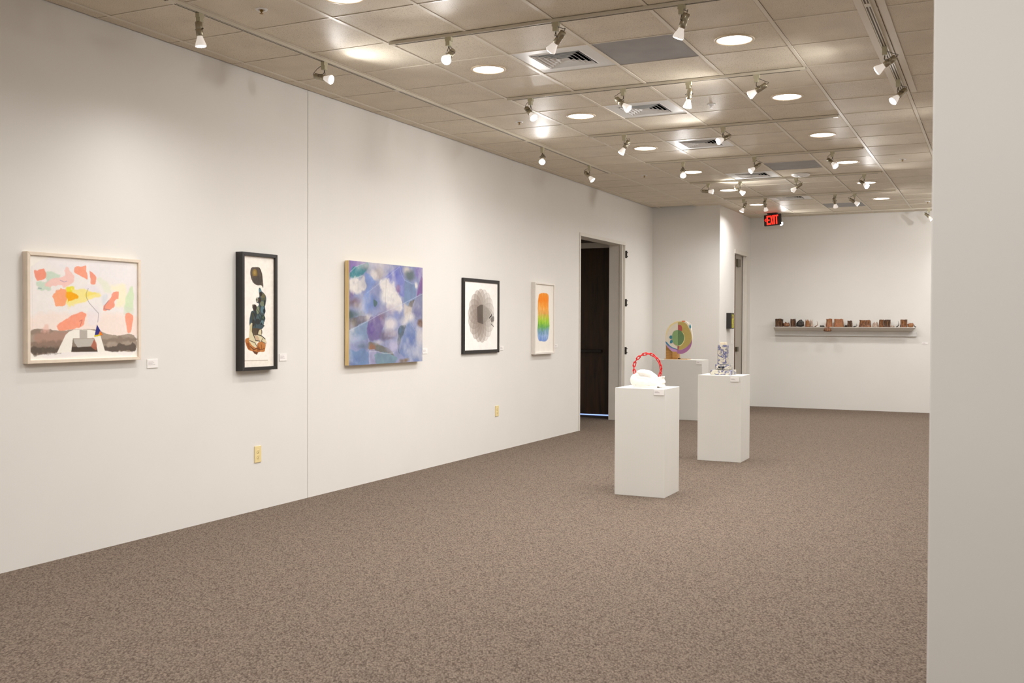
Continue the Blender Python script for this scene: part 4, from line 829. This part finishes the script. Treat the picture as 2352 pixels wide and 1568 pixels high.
card_front(1.003,1.086,.840,.895,14.69,'white label card on the pedestal of the coloured disc')
card_front(3.922,4.015,1.122,1.164,YB,'white label card on the back wall right of the bark ledge')
# outlets
def outlet(y0,y1,z0,z1,label):
    t=thing('wall_outlet',label,'outlet',(0,(y0+y1)/2,(z0+z1)/2),0,'ivory wall outlets')
    a,b=(y1-y0)/2,(z1-z0)/2
    obj('cover_plate',bbox((0,-a,-b),(.007,a,b),.002),M_IVORY,t)
    for s in (-1,1):
        bm=BM(); mx=Matrix.Translation((.007,0,s*.0195))@Matrix.Rotation(PI/2,4,'Y'); lathe(bm,[(0,.0025),(.0155,.0025),(.0165,0)],18,mx); k=obj('socket_face',bm,M_IVORY,t)
        bm=BM(); box(bm,(.0092,-.0075,s*.0195+.0),(.0099,-.0052,s*.0195+.009)); box(bm,(.0092,.0052,s*.0195+.0),(.0099,.0075,s*.0195+.009)); box(bm,(.0092,-.003,s*.0195-.011),(.0099,.003,s*.0195-.005)); obj('plug_slots',bm,mat('slot_brown',(110,84,44),.6),t)
outlet(5.986,6.061,.365,.490,'ivory wall outlet below the tall totem picture'); outlet(10.023,10.108,.392,.510,'ivory wall outlet below the grey flower print')
# ================= PEDESTALS
def pedestal(x0,x1,y0,y1,h,label):
    return tag(obj('pedestal',bbox((-(x1-x0)/2,-(y1-y0)/2,0),((x1-x0)/2,(y1-y0)/2,h),.003),M_PED,None,loc=((x0+x1)/2,(y0+y1)/2,0)),label,'pedestal','white display pedestals')
pedestal(2.177,2.612,7.95,8.362,.897,'white pedestal in front, carrying the red chain sculpture')
pedestal(2.212,2.672,10.39,10.79,.899,'white pedestal further back, carrying the blue patterned tower')
pedestal(.32,1.089,14.69,15.06,.903,'wide white pedestal in the alcove, carrying the coloured disc')
# plaster sculpture with chain handle
t=thing('chain_handle_sculpture','white plaster bag-like sculpture with an arched red chain handle','sculpture',(2.398,8.13,.897))
bm=BM()
def ell(c,rr,rot=0,sub=3):
    mx=Matrix.Translation(c)@Matrix.Rotation(rot,4,'Y')@Matrix.Diagonal((*rr,1)); bmesh.ops.create_icosphere(bm,subdivisions=sub,radius=1,matrix=mx)
for c,rr,ro in (((-.098,0,.058),(.050,.056,.056),0),((-.03,0,.050),(.100,.060,.050),0),((.055,0,.046),(.085,.052,.045),.05),
  ((-.030,-.010,.120),(.062,.036,.030),.06),((.012,-.004,.112),(.062,.038,.032),.30),((.052,.0,.088),(.052,.038,.032),.55),((-.075,-.004,.098),(.030,.038,.030),-.5),
  ((.045,-.034,.050),(.062,.018,.030),-.25),((-.02,-.035,.078),(.06,.02,.012),.1)): ell(c,rr,ro)
# flared, scalloped right end
prism(bm,[(.085,.018),(.148,.0),(.150,.018),(.138,.032),(.152,.044),(.146,.060),(.139,.072),(.146,.098),(.120,.094),(.085,.078)],1,-.040,.040)
bmesh.ops.create_cube(bm,size=1,matrix=Matrix.Translation((.0,0,.006))@Matrix.Diagonal((.20,.085,.012,1)))
for v in bm.verts: v.co.z=max(v.co.z,.0)
o=obj('plaster_body',bm,M_PLAST,t,True)
md=o.modifiers.new('r','REMESH'); md.mode='VOXEL'; md.voxel_size=.0026; md.use_smooth_shade=True
ms=o.modifiers.new('s','SMOOTH'); ms.factor=.5; ms.iterations=4
arch=smoothpts([(-.106,0,.112),(-.117,0,.15),(-.114,0,.185),(-.098,0,.225),(-.062,0,.262),(-.02,0,.280),(.02,0,.282),(.062,0,.264),(.097,0,.228),(.116,0,.185),(.120,0,.145),(.108,0,.092)],12)
L_=[0]
for a,b in zip(arch,arch[1:]): L_.append(L_[-1]+(b-a).length)
def at(s):
    s=min(max(s,0),L_[-1])
    for i in range(len(L_)-1):
        if L_[i+1]>=s:
            q=(s-L_[i])/max(L_[i+1]-L_[i],1e-9); return arch[i].lerp(arch[i+1],q)
    return arch[-1]
nl=15; stp=L_[-1]/nl
for k in range(nl):
    s=(k+.5)*stp; p=at(s); tn=(at(s+.01)-at(s-.01)).normalized(); nr=Vector((0,1,0)) if k%2 else tn.cross(Vector((0,1,0)))
    nr=(nr+tn.cross(nr)*.35).normalized(); hl=stp*.5+.0060; hw=.0098
    pts=[p+tn*( (hl-hw)*(1 if math.cos(an)>0 else -1)+hw*math.cos(an))+nr*hw*math.sin(an) for an in [2*PI*(q+.5)/16 for q in range(16)]]
    bm=BM(); tube(bm,pts,.0042,8,True); obj('chain_link',bm,M_RED,t,True)
# blue patterned tower
t=thing('patterned_tower','three-tier tower of clear boxes lined with blue and white print','sculpture',(2.433,10.535,.899))
def tier(w,d,z0,z1,dx=0,dy=0):
    i_=.004
    o=obj('printed_box',bbox((dx-w/2+i_,dy-d/2+i_,z0+.001),(dx+w/2-i_,dy+d/2-i_,z1-i_),.001),M_TOILE,t); o2=obj('acrylic_case',bbox((dx-w/2,dy-d/2,z0),(dx+w/2,dy+d/2,z1),.001),M_ACR,t); return o
tier(.226,.226,0,.055,0,.06); tier(.150,.150,.0555,.112,.005,.06); tier(.100,.100,.1125,.318,-.003,.06)
obj('plaque',bbox((-.035,-.024,.070),(.028,-.0155,.094),.002),mat('plaque_navy',(20,26,48),.3),t)
bm=BM(); box(bm,(-.028,-.0243,.085),(.020,-.0238,.088)); box(bm,(-.012,-.0243,.077),(.004,-.0238,.079)); obj('plaque_line',bm,M_WHITE,t)
obj('top_plinth',bbox((-.03,.028,.318),(.03,.092,.345),.003),mat('cream_plinth',(240,226,200),.5),t)
# coloured disc on wooden block
t=thing('painted_disc_sculpture','large painted oval disc in olive, green and lilac leaning on a pine block','sculpture',(.67,14.86,.903))
for nm,c,pts,lay in CUTS:
    bm=BM(); yb=-.012-.0022*lay; 
    P2=[(v.x-.67,v.y-.903) for v in smoothpts([(x,z,0) for x,z in pts],4)]
    if nm=='panel': prism(bm,P2,1,-.012,.010)
    elif lay<0: prism(bm,P2,1,.011,.020)
    else: prism(bm,P2,1,yb-.0001,yb+.0021)
    obj(nm,bm,mat('paint_'+nm,c,.5,noise=(20,.03)),t)
obj('pine_block',bbox((-.20,.022,.010),(-.007,.12,.230),.002),M_PINE,t)
obj('base_board',bbox((-.20,-.06,0),(.163,.13,.0095),.002),M_PINE,t)
obj('pine_wedge',bbox((-.085,-.015,.010),(-.010,.021,.12),.004),M_PINE,t)
obj('clamp',bbox((.012,-.05,.0096),(.045,-.01,.022),.004),M_BLACK,t)
# small black box artwork on the return wall
t=thing('box_artwork','small deep black box picture with a yellow-green face beside the second doorway','picture',(XB,16.2,1.37))
obj('box_body',bbox((0,-.10,0),(.074,.115,.255),.002),M_BLACK,t)
def ygface(bm): box(bm,(.0741,-.030,.014),(.0755,.088,.241))
bm=BM(); ygface(bm); obj('yellow_green_face',bm,bark_mat('yellow_green_print',[(.35,(110,112,14)),(.45,(170,172,24)),(.52,(216,204,36)),(.6,(130,84,20)),(.7,(180,178,30))],(4,4,20)),t)  # face printed in mottled yellow-green and brown
# ================= LEDGE AND BARK PIECES
XS0,XS1,YS=1.560,3.845,17.56
t=thing('wall_ledge','long narrow white ledge on the far wall under the bark pieces','shelf',(2.70,YB,1.253))
bm=BM()
a=[bm.verts.new((x-2.70,y-YB,z-1.253)) for x,y,z in ((XS0,YS,1.404),(XS1,YS,1.404),(XS1-.03,YB,1.404),(XS0,YB,1.404),(XS0,YS,1.396),(XS1,YS,1.396),(XS1-.09,YB-.035,1.330),(XS0-.02,YB-.035,1.330),(XS1-.09,YB,1.330),(XS0-.02,YB,1.330))]
for q in ((0,1,2,3),(0,4,5,1),(4,7,6,5),(7,9,8,6),(1,5,6,8,2),(0,3,9,7,4),(3,2,8,9)): bm.faces.new([a[i] for i in q])
bmesh.ops.recalc_face_normals(bm,faces=bm.faces[:]); obj('shelf_board',bm,M_FRAME,t)
obj('wall_cleat',bbox((1.545-2.70,-.035,0),(3.84-2.70,0,.077),.003),M_WHITE,t)
BK=[bark_mat('bark_dark',[(.35,(24,16,12)),(.5,(74,46,26)),(.62,(120,82,44)),(.75,(60,56,36))]),
    bark_mat('bark_rust',[(.35,(52,30,18)),(.5,(116,72,42)),(.6,(156,106,62)),(.75,(76,54,30))]),
    bark_mat('bark_copper',[(.3,(92,52,32)),(.48,(166,104,70)),(.6,(132,104,58)),(.75,(84,52,34))]),
    bark_mat('bark_black',[(.35,(14,12,10)),(.5,(30,24,18)),(.65,(62,50,32)),(.8,(40,30,22))]),
    bark_mat('bark_grey',[(.35,(120,98,84)),(.5,(170,146,130)),(.65,(196,176,160)),(.8,(110,84,68))])]
rnd=random.Random(5)
def bark(x0,x1,h,kind,m,label,dy=.0,seed=0,z=1.404):
    rg=random.Random(seed+int(x0*1000)); w=x1-x0; bm=BM()
    if kind=='block':   # upright ribbed partial trunk
        n=26; ph=[rg.uniform(0,6) for _ in range(3)]; levels=8; rings=[]; ty=[.012*mnoise.noise(Vector((math.cos(2*PI*i/n)*1.5+seed*2,math.sin(2*PI*i/n)*1.5,0)))-.003 for i in range(n)]
        for l in range(levels+1):
            q=l/levels; ring=[]
            for i in range(n):
                an=2*PI*i/n; g=1+.07*math.sin(7*an+ph[0])+.05*math.sin(11*an+ph[1]+q*2)+.03*math.sin(3*an+ph[2])
                fl=(1+.10*(1-q)**3-.03*math.sin(q*5+ph[1]))*(1+.10*mnoise.noise(Vector((math.cos(an)*2+seed,math.sin(an)*2,q*2.5))))
                c_=math.cos(an); s_=math.sin(an); se=lambda v:math.copysign(abs(v)**.65,v)
                zz=h*q+(ty[i] if l==levels else 0)
                ring.append(bm.verts.new((se(c_)*w/2*.93*g*fl,se(s_)*.045*g*fl,zz)))
            rings.append(ring)
        for A,B in zip(rings,rings[1:]):
            for i in range(n): bm.faces.new((A[i],A[(i+1)%n],B[(i+1)%n],B[i]))
        bm.faces.new(rings[0][::-1])
        inner=[bm.verts.new((v.co.x*.8,v.co.y*.8,v.co.z-.004)) for v in rings[-1]]; deep=[bm.verts.new((v.co.x*.75,v.co.y*.75,h*.35)) for v in rings[-1]]
        for i in range(n):
            k=(i+1)%n; bm.faces.new((rings[-1][i],rings[-1][k],inner[k],inner[i])); bm.faces.new((inner[i],inner[k],deep[k],deep[i]))
        bm.faces.new(deep)
    elif kind=='curl':  # thin curved sheet leaning over
        n=14; m_=6; th=.004; lean=rg.uniform(-.5,.5)
        A=[];B=[]
        for i in range(n+1):
            q=i/n; an=-1.35+2.7*q+lean*.3; ra=[]; rb=[]
            for l in range(m_+1):
                s=l/m_; hh=h*s*(1-.25*abs(math.sin(q*6+lean*5)))
                x=(q-.5)*w*.95*(1-.25*s)+lean*.02*s; y=-.03*math.cos(an)*(1-.3*s)+.01+.006*math.sin(s*6)
                ra.append(bm.verts.new((x,y,hh))); rb.append(bm.verts.new((x*.97,y+th,hh)))
            A.append(ra);B.append(rb)
        for i in range(n):
            for l in range(m_):
                bm.faces.new((A[i][l],A[i+1][l],A[i+1][l+1],A[i][l+1])); bm.faces.new((B[i][l],B[i][l+1],B[i+1][l+1],B[i+1][l]))
            bm.faces.new((A[i][m_],A[i+1][m_],B[i+1][m_],B[i][m_])); bm.faces.new((A[i][0],B[i][0],B[i+1][0],A[i+1][0]))
        for G in (0,n):
            for l in range(m_): bm.faces.new((A[G][l],A[G][l+1],B[G][l+1],B[G][l]) if G==0 else (A[G][l],B[G][l],B[G][l+1],A[G][l+1]))
    elif kind=='slab':  # low rough chunk
        bmesh.ops.create_icosphere(bm,subdivisions=3,radius=1)
        for v in bm.verts:
            p=v.co.copy(); g=1+.35*mnoise.noise(p*1.3+Vector((seed*3.1,0,0)))+.2*mnoise.noise(p*3.5+Vector((0,seed*2.7,0)))
            se=lambda q:math.copysign(abs(q)**.7,q)
            v.co=Vector((se(p.x)*w/2*g,p.y*.04*g,(se(p.z)*.5+.5)*h*(1+.45*mnoise.noise(Vector((p.x*2.5+seed,p.y,0))))))
            v.co.z=max(v.co.z,0)
    elif kind=='spike': # tapering curled splinter
        pts=[(-w*.4,0,.004),(-w*.1,0,.006+h*.08),(w*.15,.0,h*.3),(w*.2,.0,h*.65),(w*.05,0,h)]
        if seed%2: pts=[(-x,y,z_) for x,y,z_ in pts]
        sp=smoothpts(pts,5); tube(bm,sp,.006,7)
        n=len(sp); 
        for q,v in enumerate(bm.verts): 
            i=q//7; s=1.5*(1-i/n)+.12; c0=sp[min(i,n-1)]; v.co=c0+Vector(((v.co-c0).x*s,(v.co-c0).y*s*1.6,(v.co-c0).z*s)); v.co.z=max(v.co.z,0)
    bmesh.ops.recalc_face_normals(bm,faces=bm.faces[:])
    o=obj('bark_piece',bm,m,None,kind!='block'); o.location=((x0+x1)/2,17.685+dy,z+.0005)
    return tag(o,label,'bark piece','bark and wood pieces on the far wall ledge')
P_=[(1.567,1.695,.137,'block',0,'tall dark ribbed bark block at the left end of the ledge'),
(1.700,1.813,.074,'slab',1,'low rust-orange chunk right of the leftmost bark block'),
(1.827,1.910,.137,'block',0,'narrow dark bark block, second tall one from the left'),
(1.925,2.052,.105,'slab',3,'black-green rounded lump left of the leaning curled bark'),
(2.066,2.155,.137,'curl',2,'copper curled bark sheet right of the black lump'),
(2.150,2.206,.135,'curl',4,'grey leaning bark sheet beside the copper curl'),
(2.220,2.300,.104,'spike',1,'small upright forked splinter left of the ledge middle'),
(2.307,2.400,.030,'curl',3,'low dark curl of bark left of the copper blocks'),
(2.420,2.520,.137,'block',2,'copper-brown bark block above the hanging piece'),
(2.546,2.698,.137,'block',2,'widest copper bark block at the middle of the ledge'),
(2.706,2.760,.036,'curl',3,'low black curl right of the widest copper block'),
(2.762,2.838,.110,'block',0,'small tilted dark block with a black foot'),
(2.850,2.942,.060,'spike',3,'thin dark twig left of the tilted brown bark'),
(2.956,3.129,.118,'block',1,'wide lower brown bark block right of the middle'),
(3.150,3.255,.092,'curl',4,'leaning grey-brown bark sheet before the paired blocks'),
(3.266,3.341,.125,'block',1,'left one of two paired tall brown blocks'),
(3.350,3.446,.125,'block',0,'right one of two paired tall brown blocks'),
(3.452,3.508,.026,'slab',4,'low flat chip at the foot of the paired blocks'),
(3.530,3.588,.105,'spike',3,'sharp black splinter left of the last tall block'),
(3.598,3.700,.130,'block',1,'last tall bark block near the right end of the ledge'),
(3.708,3.800,.066,'slab',2,'low orange slab near the right end of the ledge'),
(3.804,3.842,.045,'spike',3,'small black curl hanging at the right end of the ledge')]
for k,(a_,b_,h_,kd,mi,lb) in enumerate(P_): bark(a_,b_,h_,kd,BK[mi],lb,seed=k)
o=bark(2.405,2.528,.072,'slab',BK[1],'round rusty bark cup hanging over the front edge of the ledge',dy=-.165,seed=3,z=1.322)
